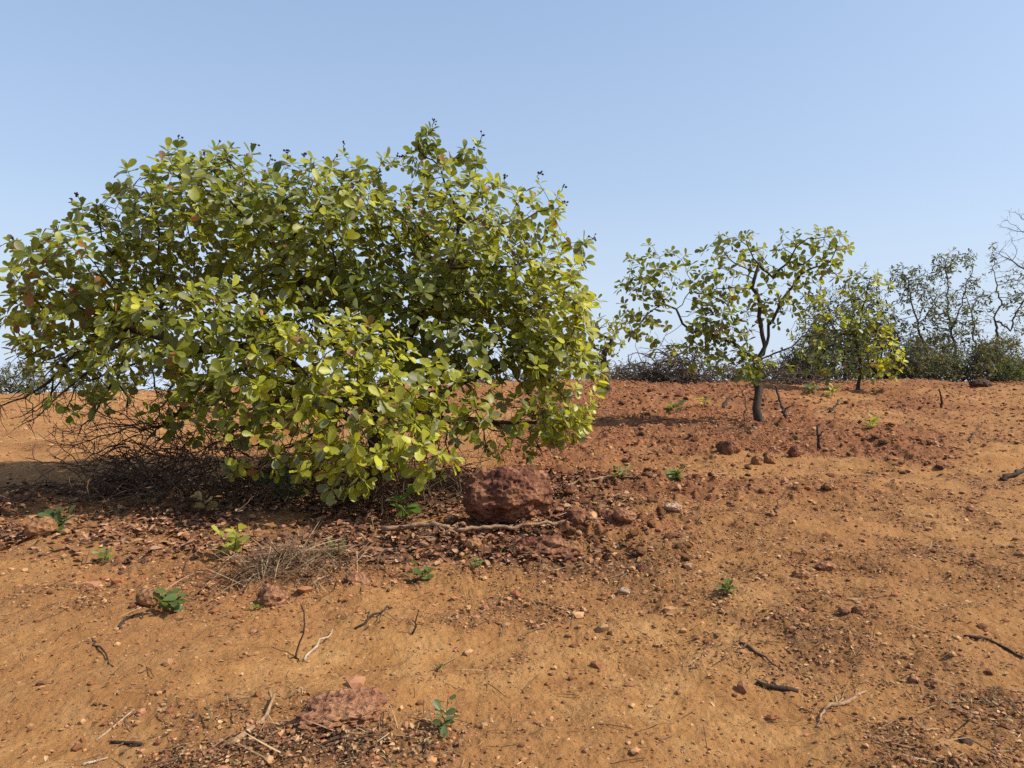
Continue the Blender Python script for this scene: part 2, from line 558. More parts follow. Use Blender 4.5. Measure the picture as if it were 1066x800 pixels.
def rosettes(P, A, nleaf, size, tint_fn, spread=(0.5, 1.75), gravity=0.22, stem=0.07):
    """nleaf leaves spiralled round each shoot tip P with axis A."""
    cnt = RNG.integers(nleaf[0], nleaf[1] + 1, len(P))
    idx = np.repeat(np.arange(len(P)), cnt)
    k = np.concatenate([np.arange(c) for c in cnt]) if len(cnt) else np.zeros(0)
    f = (k + 0.5) / cnt[idx]
    a = A[idx]
    ref = np.where(np.abs(a[:, 2:3]) < 0.9, np.array([[0, 0, 1.0]]), np.array([[1.0, 0, 0]]))
    u = unit(np.cross(a, ref)); v = np.cross(a, u)
    phi = k * 2.399 + RNG.uniform(0, 6.28, len(P))[idx] + RNG.normal(0, 0.25, len(k))
    th = spread[0] + (spread[1] - spread[0]) * (1 - f) + RNG.normal(0, 0.16, len(k))
    rad = np.cos(phi)[:, None] * u + np.sin(phi)[:, None] * v
    D = np.cos(th)[:, None] * a + np.sin(th)[:, None] * rad
    D[:, 2] -= gravity * RNG.uniform(0.2, 1.6, len(k))
    D = unit(D)
    Nn = a * 1.0 + RNG.normal(0, 0.32, D.shape)
    Nn[:, 2] += 0.25
    Nn = unit(Nn - D * (Nn * D).sum(1, keepdims=True))
    base = P[idx] - a * (stem * (1 - f) * RNG.uniform(0.5, 1.3, len(k)))[:, None]
    Ln = size * RNG.uniform(0.55, 1.18, len(k)) * RNG.uniform(0.75, 1.15, len(P))[idx] * (0.70 + 0.38 * np.sqrt(1 - f))
    return base, D, Nn, Ln, tint_fn(idx, f)


PAL = {'dark': (0.102, 0.128, 0.022), 'mid': (0.205, 0.225, 0.026), 'yellow': (0.430, 0.420, 0.048),
       'pale': (0.185, 0.195, 0.080), 'brown': (0.20, 0.095, 0.038), 'orange': (0.36, 0.17, 0.055)}
PAL = {k: np.array(v) for k, v in PAL.items()}


def broadleaf_tint(yellowness, brown):
    """Per-leaf colours for rosettes with a yellowness and a browning share each."""
    def fn(idx, f):
        n = len(idx)
        y = np.clip(yellowness[idx] + RNG.normal(0, 0.20, n), 0, 1)[:, None]
        c = np.where(y < 0.5, PAL['dark'] + (PAL['mid'] - PAL['dark']) * y * 2, PAL['mid'] + (PAL['yellow'] - PAL['mid']) * (y - 0.5) * 2)
        p = RNG.random(n)[:, None]
        c = np.where(p < 0.18, PAL['pale'], c)
        b = RNG.random(n)
        c = np.where((b < brown[idx])[:, None], np.where(RNG.random((n, 1)) < 0.6, PAL['brown'], PAL['orange']), c)
        return c * RNG.uniform(0.78, 1.2, (n, 1))
    return fn


# ------------------------------------------------------------------ tree skeletons
def sample_lobes(lobes, spacing, shell=0.5, tries=60):
    """Points in ellipsoids given as (px, py, depth, rx px, ry px, r depth m, weight, flag), kept a spacing apart."""
    pts, info = [], []
    grid = {}
    for li, (px, py, d, rx, ry, rd, wt, *fl) in enumerate(lobes):
        c = at(px, py, d)
        r = np.array([rx / FPX * d, rd, ry / FPX * d])
        vol = 4.19 * r.prod()
        sp = spacing / math.sqrt(wt)
        n = int(tries * vol / sp**3 * 0.2) + 30
        q = unit(RNG.normal(0, 1, (n, 3))) * (shell**3 + (1 - shell**3) * RNG.random((n, 1))) ** (1 / 3)
        q = c + q * r * (1 + 0.10 * RNG.normal(0, 1, (n, 1)))
        for p in q:
            key = tuple(np.floor(p / sp).astype(int))
            bad = False
            for i in (-1, 0, 1):
                for j in (-1, 0, 1):
                    for k in (-1, 0, 1):
                        for o in grid.get((key[0] + i, key[1] + j, key[2] + k), ()):
                            if ((p - o) ** 2).sum() < sp * sp:
                                bad = True; break
                        if bad: break
                    if bad: break
                if bad: break
            if bad or p[2] < gz(p[0], p[1]) + 0.10:
                continue
            grid.setdefault(key, []).append(p)
            pts.append(p); info.append((li, unit(p - c)))
    return np.array(pts), [i[0] for i in info], np.array([i[1] for i in info])


def colonize(nodes, parents, A, step, kill, iters=140, jitter=0.22, droop=0.0):
    pos = [np.asarray(p, float) for p in nodes]
    par = list(parents)
    kids = {i: [] for i in range(len(pos))}
    for i, p in enumerate(par):
        if p >= 0:
            kids[p].append(i)
    P = np.array(pos)
    d2 = ((A[:, None] - P[None]) ** 2).sum(2)
    near = d2.argmin(1); nd = d2.min(1)
    alive = np.ones(len(A), bool)
    anchor = near.copy()
    for _ in range(iters):
        done = alive & (nd < kill * kill)
        anchor[done] = near[done]
        alive &= ~done
        if not alive.any():
            break
        ai = np.nonzero(alive)[0]
        P = np.array(pos)
        dirs = unit(A[ai] - P[near[ai]])
        acc = {}
        for k, nidx in enumerate(near[ai]):
            acc.setdefault(int(nidx), []).append(dirs[k])
        new = []
        for nidx, ds in acc.items():
            v = np.mean(ds, axis=0)
            if np.linalg.norm(v) < 0.15:
                v = ds[0]
            v = unit(v) + RNG.normal(0, jitter, 3)
            v[2] -= droop
            q = pos[nidx] + unit(v) * step
            if any(((pos[c] - q) ** 2).sum() < (0.35 * step) ** 2 for c in kids[nidx]):
                q = pos[nidx] + unit(ds[0] + RNG.normal(0, jitter, 3)) * step
                if any(((pos[c] - q) ** 2).sum() < (0.3 * step) ** 2 for c in kids[nidx]):
                    continue
            new.append((nidx, q))
        if not new:
            break
        start = len(pos)
        for nidx, q in new:
            kids[nidx].append(len(pos)); kids[len(pos)] = []
            pos.append(q); par.append(nidx)
        Q = np.array(pos[start:])
        dd = ((A[ai][:, None] - Q[None]) ** 2).sum(2)
        m = dd.argmin(1); mv = dd.min(1)
        up = mv < nd[ai]
        near[ai[up]] = start + m[up]; nd[ai[up]] = mv[up]
    anchor[alive] = near[alive]
    return pos, par, anchor, alive


def guide(paths):
    """Skeleton start: each path is (parent node or None, [(px, py, depth), ...]); returns nodes, parents, and the path of each node."""
    nodes, par, which = [], [], []
    ends = {}
    for pi, (src, pts) in enumerate(paths):
        prev = -1 if src is None else ends[src]
        pts3 = [at(*p) for p in pts]
        for q in pts3:
            if prev >= 0:
                p0 = nodes[prev]
                k = max(1, int(np.linalg.norm(q - p0) / 0.13))
                walk = np.cumsum(RNG.normal(0, 0.032, (k + 1, 3)), axis=0)
                walk = walk - np.linspace(0, 1, k + 1)[:, None] * walk[-1]
                for i in range(1, k + 1):
                    t = i / k
                    nodes.append(p0 + (q - p0) * t + walk[i]); par.append(prev); which.append(pi)
                    prev = len(nodes) - 1
            else:
                nodes.append(q); par.append(-1); which.append(pi); prev = 0
        ends[pi] = prev
    return nodes, par, which


def skeleton_meshes(root, pos, par, which, r_tip, r_base, bark, expo=None, names=('trunk', 'branch'), labels=None, thin=None):
    n = len(pos)
    kids = [[] for _ in range(n)]
    for i, p in enumerate(par):
        if p >= 0:
            kids[p].append(i)
    tips = np.ones(n)
    order = list(range(n))
    order.sort(key=lambda i: i)           # parents always precede children
    tips = np.array([0.0 if kids[i] else 1.0 for i in range(n)])
    for i in reversed(order):
        if par[i] >= 0:
            tips[par[i]] += tips[i]
    e = expo or math.log(r_base / r_tip) / math.log(max(tips[0], 2))
    rad = r_tip * np.maximum(tips, 1) ** e
    for i, f in ((0, 1.45), (1, 1.15)):           # root flare
        rad[i] *= f
    # which guide path each node belongs to (0 = trunk)
    wh = list(which) + [None] * (n - len(which))
    for i in range(len(which), n):
        wh[i] = wh[par[i]]
    if thin:
        rad = np.array([max(r_tip, r * thin.get(k, 1.0)) for r, k in zip(rad, wh)])
    tubes = {}
    starts = [(i, -1) for i in range(n) if par[i] < 0]
    while starts:
        i, src = starts.pop()
        key = wh[i]
        pts, rr = [], []
        if src >= 0:
            pts.append(pos[src]); rr.append(min(rad[i] * 1.05, rad[src]))
        cur = i
        while True:
            pts.append(pos[cur]); rr.append(rad[cur])
            ks = kids[cur]
            if not ks:
                break
            m = max(ks, key=lambda c: (wh[c] == key, tips[c]))
            for c in ks:
                if c != m:
                    starts.append((c, cur))
            if wh[m] != key:
                starts.append((m, cur)); break
            cur = m
        rr[-1] *= 0.6 if len(rr) > 2 else 1
        r0 = max(rr)
        tubes.setdefault(key, Tubes()).add(pts, rr, 9 if r0 > 0.05 else 6 if r0 > 0.02 else 4 if r0 > 0.008 else 3, cap=r0 > 0.02)
    for key in sorted(tubes):
        o = tubes[key].build(names[0] if key == 0 else names[1], bark, root)
        if labels and key in labels:
            o['label'] = labels[key]
    return rad


def flower_heads(root, P, A, k, name='flower_cluster', size=0.6):
    for p, a in list(zip(P, A))[:k]:
        T = Tubes()
        V, F = [], []
        tip = p + a * 0.10 * size
        T.add([p, (p + tip) / 2 + RNG.normal(0, .008, 3), tip], [0.005, 0.004, 0.004], 4)
        for j in range(RNG.integers(3, 7)):
            d = unit(a * 0.8 + RNG.normal(0, 0.7, 3))
            e = tip + d * RNG.uniform(0.03, 0.10) * size
            T.add([tip, e], [0.003, 0.003], 3)
            r = RNG.uniform(0.014, 0.024) * size
            T.add([e - d * r, e - d * r * .3, e + d * r * .4, e + d * r], [r * .5, r, r * .9, r * .35], 6)
        T.build(name, M_BUD, root)


# ------------------------------------------------------------------ the ground
def build_ground():
    dense = np.radians(np.linspace(-46, 46, 920))
    coarse = np.radians(np.linspace(47, 313, 70)[1:-1])
    ang = np.concatenate([dense, coarse])
    rr = [0.4]
    while rr[-1] < 900:
        r = rr[-1]
        g = 0.05 if r < 2.4 else 0.0031 if r < 7.5 else 0.0046 if r < 12 else 0.006 if r < 27 else 0.04
        rr.append(r * (1 + g))
    rr = np.array(rr)
    a, r = np.meshgrid(ang, rr)
    x = (np.sin(a) * r).ravel(); y = (np.cos(a) * r).ravel()
    x = np.append(x, 0.0); y = np.append(y, 0.0)
    z = ground_z(x, y)
    na, nr = len(ang), len(rr)
    i, j = np.meshgrid(np.arange(nr - 1), np.arange(na), indexing='ij')
    jn = (j + 1) % na
    q = np.stack([i * na + j, (i + 1) * na + j, (i + 1) * na + jn, i * na + jn], -1).reshape(-1, 4)[:, ::-1]
    c = len(x) - 1
    tri = np.stack([np.full(na, c), np.arange(na), (np.arange(na) + 1) % na], -1)[:, ::-1]
    loops = np.concatenate([q.ravel(), tri.ravel()])
    tot = np.concatenate([np.full(len(q), 4), np.full(na, 3)])
    st = np.concatenate([[0], np.cumsum(tot)[:-1]])
    o = mesh_np('ground', np.stack([x, y, z], 1), loops, st, tot, M_GROUND)
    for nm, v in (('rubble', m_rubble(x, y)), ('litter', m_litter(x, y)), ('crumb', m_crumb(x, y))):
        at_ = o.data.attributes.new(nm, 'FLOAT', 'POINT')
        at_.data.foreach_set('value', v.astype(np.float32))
    if o.data.polygons[100].normal.z < 0:
        o.data.flip_normals()
    tag(o, kind='structure')


build_ground()


# ------------------------------------------------------------------ the big tree
def broad_tree(name, label, group, paths, lobes, spacing, step, kill, r_tip, r_base, leaf, nleaf, yellow, brown, bark=M_BARK,
               leafmat=M_LEAF, flowers=0, shell=0.45, labels=None, seed=1, crown_label=None, cat='tree', droop=0.0, jitter=0.22, holes=None, thin=None):
    global RNG
    RNG = np.random.default_rng(seed)
    base = at(*paths[0][1][0])
    base[2] = gz(base[0], base[1])
    root = empty(name, base)
    tag(root, label, cat, group)
    nodes, par, which = guide(paths)
    nodes[0] = base - np.array([0, 0, 0.06])
    A, li, out = sample_lobes(lobes, spacing, shell)
    if holes is not None:
        keep = fbm(A[:, 0] * 1.9, A[:, 1] * 1.9, A[:, 2] * 1.9, octaves=2, seed=seed + 40) > holes
        A, li, out = A[keep], [i for i, k in zip(li, keep) if k], out[keep]
    pos, par, anchor, left = colonize(nodes, par, A, step, kill, jitter=jitter, droop=droop)
    for k in range(len(A)):
        if not left[k]:
            pos.append(A[k]); par.append(int(anchor[k]))
    ok = ~left
    A, out = A[ok], out[ok]
    li = np.array(li)[ok]
    skeleton_meshes(root, pos, par, which, r_tip, r_base, bark, labels=labels, thin=thin)
    tipdir = unit(A - np.array([pos[par[len(pos) - len(A) + k]] for k in range(len(A))]))
    axis = unit(out * 0.75 + tipdir * 0.5 + np.array([0, 0, 0.40]) + 0.32 * np.array(sun_dir) + RNG.normal(0, 0.25, A.shape))
    leafy = np.array([not (len(lobes[i]) > 7 and lobes[i][7] == 'bare') for i in li])
    share = np.array([lobes[i][8] if len(lobes[i]) > 8 else 1.0 for i in li])
    leafy &= RNG.random(len(A)) < share
    P, X, I = A[leafy], axis[leafy], li[leafy]
    yl = np.array([yellow.get(i, 0.35) for i in I]) + 0.30 * fbm(P[:, 0] * 1.1, P[:, 1] * 1.1, P[:, 2] * 1.1, octaves=2, seed=seed)
    br = np.array([brown.get(i, 0.012) for i in I]) * np.exp(RNG.normal(0, 0.9, len(I)))
    Lf = rosettes(P, X, nleaf, leaf, broadleaf_tint(yl, br))
    o = leaf_mesh('crown', *Lf, leafmat, root)
    if crown_label:
        o['label'] = crown_label
    if flowers:
        score = P[:, 2] + 0.25 * RNG.random(len(P)) - 0.10 * np.abs(P[:, 1] - base[1])
        # shoots with nothing much above them
        cell = {}
        for k, p in enumerate(P):
            key = int(math.floor(p[0] / 0.20))
            if key not in cell or P[cell[key], 2] < p[2]:
                cell[key] = k
        pick = sorted(cell.values(), key=lambda k: -score[k])
        extra = [k for k in RNG.permutation(len(P)) if P[k, 2] > base[2] + 1.9 and k not in pick][:flowers]
        pick = pick[:flowers] + extra
        flower_heads(root, P[pick] + X[pick] * 0.04, unit(X[pick] * 1.2 + np.array([0, 0, 0.3]) + RNG.normal(0, .25, (len(pick), 3))), len(pick))
    return root


big_paths = [
    (None, [(392, 520, 8.7), (396, 470, 8.7), (402, 430, 8.7)]),
    (0, [(415, 372, 8.7), (440, 325, 8.7), (470, 270, 8.8)]),
    (0, [(370, 385, 8.8), (330, 320, 9.0), (300, 260, 9.0)]),
    (0, [(350, 420, 8.5), (290, 375, 8.4), (190, 365, 8.4), (120, 335, 8.5)]),
    (0, [(450, 410, 8.5), (510, 385, 8.3), (560, 370, 8.3)]),
    (0, [(380, 440, 8.2), (350, 430, 7.7), (320, 410, 7.3)]),
    (0, [(470, 440, 8.3), (520, 440, 8.0)]),
    (0, [(310, 400, 8.4), (250, 385, 8.2), (205, 400, 8.1), (175, 440, 8.0)]),
]
big_lobes = [
    (112, 292, 8.6, 74, 60, 1.1, 1.0),
    (225, 236, 8.8, 84, 68, 1.1, 1.0),
    (345, 256, 8.9, 96, 72, 1.2, 1.0),
    (478, 262, 8.9, 84, 70, 1.1, 1.0),
    (450, 172, 8.8, 30, 30, 0.3, 0.9),
    (578, 335, 8.5, 42, 70, 0.8, 1.1),
    (588, 405, 8.1, 38, 42, 0.5, 1.0),
    (325, 380, 7.3, 95, 50, 0.6, 1.0),
    (375, 444, 7.0, 80, 48, 0.5, 0.95),
    (205, 350, 7.6, 95, 54, 0.7, 1.0),
    (475, 425, 7.7, 50, 40, 0.5, 0.7),
    (290, 458, 7.1, 60, 40, 0.45, 0.75),
    (125, 420, 8.3, 108, 58, 0.7, 2.6, 'bare'),
    (270, 440, 8.0, 90, 60, 0.9, 1.7, 'bare'),
    (556, 226, 8.6, 34, 36, 0.5, 0.95),
    (606, 258, 8.6, 14, 16, 0.25, 0.7),
    (440, 340, 8.5, 120, 56, 0.8, 0.9),
    (34, 335, 8.5, 24, 40, 0.5, 0.9),
    (112, 222, 8.6, 34, 16, 0.4, 0.8),
    (210, 166, 8.7, 34, 14, 0.3, 0.9),
    (492, 160, 8.8, 10, 14, 0.2, 1.6),
    (444, 142, 8.8, 9, 14, 0.2, 1.6),
    (262, 405, 7.3, 66, 44, 0.5, 0.9),
    (425, 398, 7.3, 56, 46, 0.5, 0.8),
    (438, 470, 6.9, 34, 34, 0.35, 1.0),
    (340, 488, 6.9, 52, 22, 0.35, 0.8),
    (545, 440, 7.9, 66, 34, 0.4, 0.7),
    (85, 368, 8.2, 70, 28, 0.5, 0.8),
    (265, 322, 8.0, 66, 36, 0.5, 0.8),
    (612, 345, 8.4, 20, 42, 0.4, 0.8),
    (616, 412, 8.1, 20, 34, 0.35, 1.0),
    (592, 446, 8.0, 30, 20, 0.3, 0.8),
    (150, 405, 7.8, 60, 30, 0.4, 0.35),
    (530, 440, 8.3, 100, 45, 0.5, 1.6, 'bare'),
    (515, 375, 8.1, 66, 44, 0.5, 0.65),
    (385, 175, 8.8, 60, 12, 0.3, 0.7),
    (215, 430, 7.4, 44, 34, 0.3, 0.6),
    (350, 325, 8.6, 84, 36, 0.5, 0.95),
    (85, 402, 8.0, 60, 26, 0.4, 0.45),
    (185, 425, 7.8, 60, 34, 0.4, 0.5),
]
big = broad_tree('broad_leaved_tree', 'huge spreading dark trunked tree with a dense leafy crown drooping to the ground', None,
                 big_paths, big_lobes, 0.205, 0.12, 0.185, 0.0031, 0.120, 0.150, (7, 11),
                 {0: .50, 1: .47, 2: .46, 3: .52, 4: .50, 5: .75, 6: .8, 7: .78, 8: .82, 9: .66, 10: .7, 11: .72, 14: .5, 15: .3, 16: .35, 17: .5, 18: .4, 19: .3, 20: .4, 21: .4, 22: .7, 23: .75, 24: .85, 25: .75, 26: .65, 27: .6, 28: .4, 29: .7, 30: .8, 31: .8, 32: .6, 34: .6, 35: .4, 36: .65, 37: .4, 38: .6, 39: .6},  # front lobes yellower: young leaves, plus sunlight put into the leaf colour
                 {0: .05, 1: .015, 9: .015, 11: .02, 17: .08}, flowers=34, seed=5, holes=-0.50, thin={7: .5, 4: .75},
                 labels={7: 'bare dark twiggy limb hanging low'})

# ------------------------------------------------------------------ the young tree to its right
small_paths = [
    (None, [(791, 443, 14.0), (789, 415, 14.0), (787, 380, 14.0)]),
    (0, [(796, 362, 14.0), (790, 330, 14.0), (783, 300, 14.0), (790, 275, 14.0)]),
    (0, [(812, 366, 14.0), (835, 350, 14.1), (868, 343, 14.1)]),
    (0, [(776, 368, 13.9), (748, 352, 13.8), (722, 346, 13.8), (704, 322, 13.8), (690, 312, 13.8)]),
    (1, [(805, 290, 14.1), (825, 265, 14.1)]),
    (0, [(800, 350, 14.2), (812, 315, 14.3), (835, 285, 14.3)]),
]
small_lobes = [
    (685, 285, 13.8, 36, 30, 0.45, 0.9), (664, 318, 13.8, 22, 34, 0.35, 0.6), (742, 328, 13.8, 34, 34, 0.40, 1.2),
    (765, 262, 14.0, 36, 20, 0.5, 0.8), (835, 262, 14.0, 48, 24, 0.6, 0.75), (868, 262, 14.1, 16, 26, 0.3, 0.7),
    (850, 308, 14.2, 32, 28, 0.5, 0.5), (785, 378, 13.75, 17, 22, 0.22, 1.6), (765, 378, 13.7, 24, 16, 0.25, 1.0), (720, 368, 13.8, 36, 22, 0.3, 0.7),
    (800, 300, 14.1, 54, 34, 0.6, 0.6), (738, 290, 14.0, 22, 34, 0.3, 0.8),
    (682, 338, 13.8, 34, 22, 0.35, 0.7), (652, 300, 13.8, 14, 16, .25, .7), (880, 285, 14.1, 12, 22, .25, .7), (842, 335, 14.2, 40, 22, .4, .45),
    (755, 350, 13.8, 34, 22, .3, 1.0), (812, 392, 14.0, 16, 14, .2, .6),
]
broad_tree('broad_leaved_tree', 'small young tree with a single straight trunk and thin open crown', None,
           small_paths, small_lobes, 0.235, 0.14, 0.21, 0.0040, 0.078, 0.165, (5, 9),
           {k: .48 for k in range(18)}, {0: .01, 4: .015}, seed=8, flowers=0, holes=-0.42, thin={3: .6})

# drooping yellow-green young tree in front of the thicket
broad_tree('broad_leaved_tree', 'loose drooping sapling with yellow green leaves before the dark thicket', None,
           [(None, [(893, 408, 20.0), (895, 385, 20.0), (890, 350, 20.0)]), (0, [(898, 320, 20.0), (905, 290, 20.0)]), (0, [(915, 345, 19.8), (926, 362, 19.7)]), (0, [(870, 350, 20.0), (858, 335, 20.0)])],
           [(903, 293, 20.0, 20, 18, .4, 1.0), (896, 330, 20.0, 26, 26, .5, 0.9), (920, 368, 19.6, 22, 24, .4, 1.2), (872, 340, 20.0, 26, 24, .5, .7), (875, 382, 19.8, 44, 16, .5, .7), (850, 360, 20.2, 22, 24, .5, .5), (915, 330, 20, 16, 22, .4, .9)],
           0.27, 0.16, 0.24, 0.005, 0.045, 0.19, (5, 9), {0: .35, 1: .35, 2: .85, 3: .2, 4: .2, 5: .6}, {}, seed=12, holes=-0.5)
# leafy shrub with a dark stem just beyond the big tree
broad_tree('broad_leaved_tree', 'leafy shrub on a short dark stem just beyond the big tree', None,
           [(None, [(632, 407, 19.0), (630, 388, 19.0), (628, 372, 19.0)]), (0, [(640, 350, 19.0)])],
           [(632, 352, 19.0, 22, 26, .6, 1.0), (612, 362, 19.0, 22, 20, .6, .8)],
           0.32, 0.17, 0.28, 0.008, 0.10, 0.19, (5, 9), {0: .45, 1: .35}, {}, seed=14, cat='shrub')


# ------------------------------------------------------------------ scrub beyond the crest
SCRUB = {'olive': np.array((0.092, 0.098, 0.044)), 'dark': np.array((0.056, 0.064, 0.036)), 'grey': np.array((0.135, 0.145, 0.090)),
         'fresh': np.array((0.11, 0.14, 0.030)), 'dry': np.array((0.12, 0.085, 0.05))}  # lightened and greyed: distance haze put into the leaf colours


def scrub_tint(mixw):
    keys = list(mixw)
    p = np.array([mixw[k] for k in keys]); p = p / p.sum()
    pal = np.array([SCRUB[k] for k in keys])

    def fn(idx, f):
        base = pal[RNG.choice(len(keys), idx.max() + 1 if len(idx) else 1, p=p)]
        return base[idx] * RNG.uniform(0.6, 1.4, (len(idx), 1))
    return fn


def scrub(name, label, group, base, paths, lobes, spacing, leaf, nleaf, tint, r_base, r_tip=0.006, seed=1, cat='tree', bark=None,
          step=0.2, kill=0.3, width=LEAF_W * 0.75, share=1.0, jitter=0.25):
    global RNG
    RNG = np.random.default_rng(seed)
    b = np.array(at(*base)); b[2] = gz(b[0], b[1])
    root = empty(name, b)
    tag(root, label, cat, group)
    nodes, par, which = guide(paths)
    nodes[0] = b - np.array([0, 0, 0.05])
    A, li, out = sample_lobes(lobes, spacing, 0.2)
    pos, par, anchor, left = colonize(nodes, par, A, step, kill, jitter=jitter)
    for k in range(len(A)):
        if not left[k]:
            pos.append(A[k]); par.append(int(anchor[k]))
    A = A[~left]; out = out[~left]
    li = np.array(li)[~left]
    skeleton_meshes(root, pos, par, which, r_tip, r_base, bark or M_BARK2)
    keep = (RNG.random(len(A)) < share) & np.array([not (len(lobes[i]) > 7 and lobes[i][7] == 'bare') for i in li])
    if keep.any():
        P = A[keep]
        X = unit(out[keep] * 0.4 + np.array([0, 0, 0.5]) + RNG.normal(0, 0.5, P.shape))
        Lf = rosettes(P, X, nleaf, leaf, scrub_tint(tint), spread=(0.3, 2.2), gravity=0.3, stem=0.22)
        leaf_mesh('crown', *Lf, M_SMALL_LEAF, root, width=width, rows=[0, 2, 4, 6])
    return root


TG = {'olive': 3, 'dark': 2, 'grey': 3}
scrub('scrub_tree', 'slim leaning scrub tree whose crown tops its bare stem beyond the crest', None, (966, 399, 25.5),
      [(None, [(966, 402, 25.5), (962, 370, 25.5), (955, 340, 25.5)]), (0, [(948, 310, 25.5), (944, 290, 25.5)]), (0, [(970, 320, 25.6)])],
      [(943, 290, 25.5, 18, 16, .6, 1), (957, 300, 25.5, 16, 14, .5, .9), (975, 312, 25.5, 22, 26, .7, .6), (935, 335, 25.5, 22, 26, .6, .6), (960, 350, 25.5, 26, 30, .7, .45)],
      0.28, 0.165, (7, 13), TG, 0.040, seed=21, jitter=0.15)
scrub('scrub_tree', 'tallest scrub tree with forked stems and tufted crown beyond the crest', None, (993, 399, 26.0),
      [(None, [(993, 402, 26.0), (993, 370, 26.0), (990, 345, 26.0)]), (0, [(986, 310, 26.0), (984, 280, 26.0)]), (0, [(1000, 320, 26), (1006, 293, 26.0)])],
      [(988, 272, 26.0, 17, 11, .5, 1), (1003, 270, 26.0, 13, 10, .5, 1), (1013, 292, 26.0, 11, 9, .4, .9), (976, 284, 26.0, 15, 11, .5, .8),
       (990, 350, 25.8, 24, 26, .6, .9), (985, 320, 26, 26, 24, .6, .5), (1008, 330, 26, 18, 30, .6, .4)],
      0.28, 0.165, (7, 13), TG, 0.046, seed=22, jitter=0.15)
scrub('scrub_tree', 'thin almost leafless scrub tree between the tufted tree and the forked one', None, (1018, 398, 26.5),
      [(None, [(1018, 400, 26.5), (1016, 360, 26.5), (1011, 325, 26.5)]), (0, [(1004, 305, 26.5)]), (0, [(1018, 310, 26.5)])],
      [(1008, 315, 26.5, 18, 24, .6, .8), (1024, 320, 26.5, 12, 18, .5, .7), (1015, 350, 26.5, 18, 22, .5, .7)],
      0.29, 0.13, (4, 8), TG, 0.034, seed=23, share=0.5, jitter=0.15)
scrub('scrub_tree', 'sparse forked scrub tree with bare tip by the edge of the view', None, (1038, 398, 25.0),
      [(None, [(1038, 402, 25.0), (1037, 365, 25.0), (1036, 335, 25.0)]), (0, [(1043, 317, 25), (1036, 290, 25.0), (1032, 266, 25.0)]), (0, [(1052, 345, 25), (1060, 322, 25)])],
      [(1034, 268, 25.0, 9, 16, .3, .8), (1058, 298, 25.0, 17, 17, .5, 1.1), (1030, 318, 25, 16, 16, .5, .7), (1056, 328, 25, 16, 20, .5, .7), (1072, 318, 25, 16, 30, .6, .8)],
      0.29, 0.16, (7, 11), TG, 0.040, seed=24, share=0.75, jitter=0.15)
scrub('scrub_tree', 'dense dark scrub tree rising out of the thicket behind the young tree', None, (880, 400, 26.0),
      [(None, [(880, 402, 26.0), (878, 370, 26.0)]), (0, [(862, 330, 26.0)]), (0, [(890, 320, 26.0)]), (0, [(905, 345, 26.2)])],
      [(868, 318, 26, 28, 20, .8, .9), (895, 308, 26, 24, 20, .8, .9), (912, 335, 26, 22, 24, .8, .8), (850, 345, 26, 22, 22, .8, .8), (882, 350, 26, 36, 26, .9, .9)],
      0.30, 0.17, (8, 13), {'dark': 4, 'olive': 3}, 0.06, seed=26, jitter=0.2)
scrub('bare_tree', 'bare grey twigged tree reaching in at the far edge of the view', None, (1100, 398, 23.0),
      [(None, [(1102, 404, 23.0), (1100, 350, 23.0), (1096, 310, 23.0)]), (0, [(1085, 275, 23.0), (1078, 245, 23)]), (0, [(1075, 282, 23), (1058, 275, 22.9)])],
      [(1055, 262, 23.0, 28, 18, .6, 1, 'bare'), (1062, 232, 23.0, 22, 18, .6, 1, 'bare'), (1095, 225, 23, 30, 26, .8, .6, 'bare'), (1040, 278, 22.8, 20, 10, .4, .8, 'bare'),
       (1110, 270, 23, 30, 40, .8, .5, 'bare')],
      0.27, 0.1, (1, 2), TG, 0.055, r_tip=0.0036, seed=25, step=0.16, kill=0.18)


def bush(label, group, px, py, d, rx, ry, rd, tint, seed, leaf=0.145, dens=1.0, share=1.0, name='bush', sp=0.24, bark=None, nleaf=(10, 16), depthy=1.0):
    """A many stemmed bush: stems fan out from one foot, foliage in a flattened uneven mound."""
    rng = random.Random(seed)
    foot = (px, py, d)
    paths = [(None, [foot, (px, py - ry * 0.15, d)])]
    for k in range(rng.randint(4, 6)):
        paths.append((0, [(px + rng.uniform(-.6, .6) * rx, py - ry * rng.uniform(.5, 1.1), d + rng.uniform(-.6, .6) * rd)]))
    lobes = []
    for k in range(rng.randint(5, 7)):
        a = rng.uniform(-0.75, 0.75)
        lobes.append((px + a * rx, py - ry * rng.uniform(0.55, 1.35) * (1 - 0.35 * abs(a)), d + rng.uniform(-.6, .6) * rd, rx * rng.uniform(.28, .45), ry * rng.uniform(.35, .6), rd * .5, dens))
    lobes.append((px, py - ry * 0.5, d, rx * .9, ry * .55, rd, dens))
    return scrub(name, label, group, foot, paths, lobes, sp, leaf, nleaf, tint, 0.05, seed=seed, cat='bush', share=share, bark=bark)


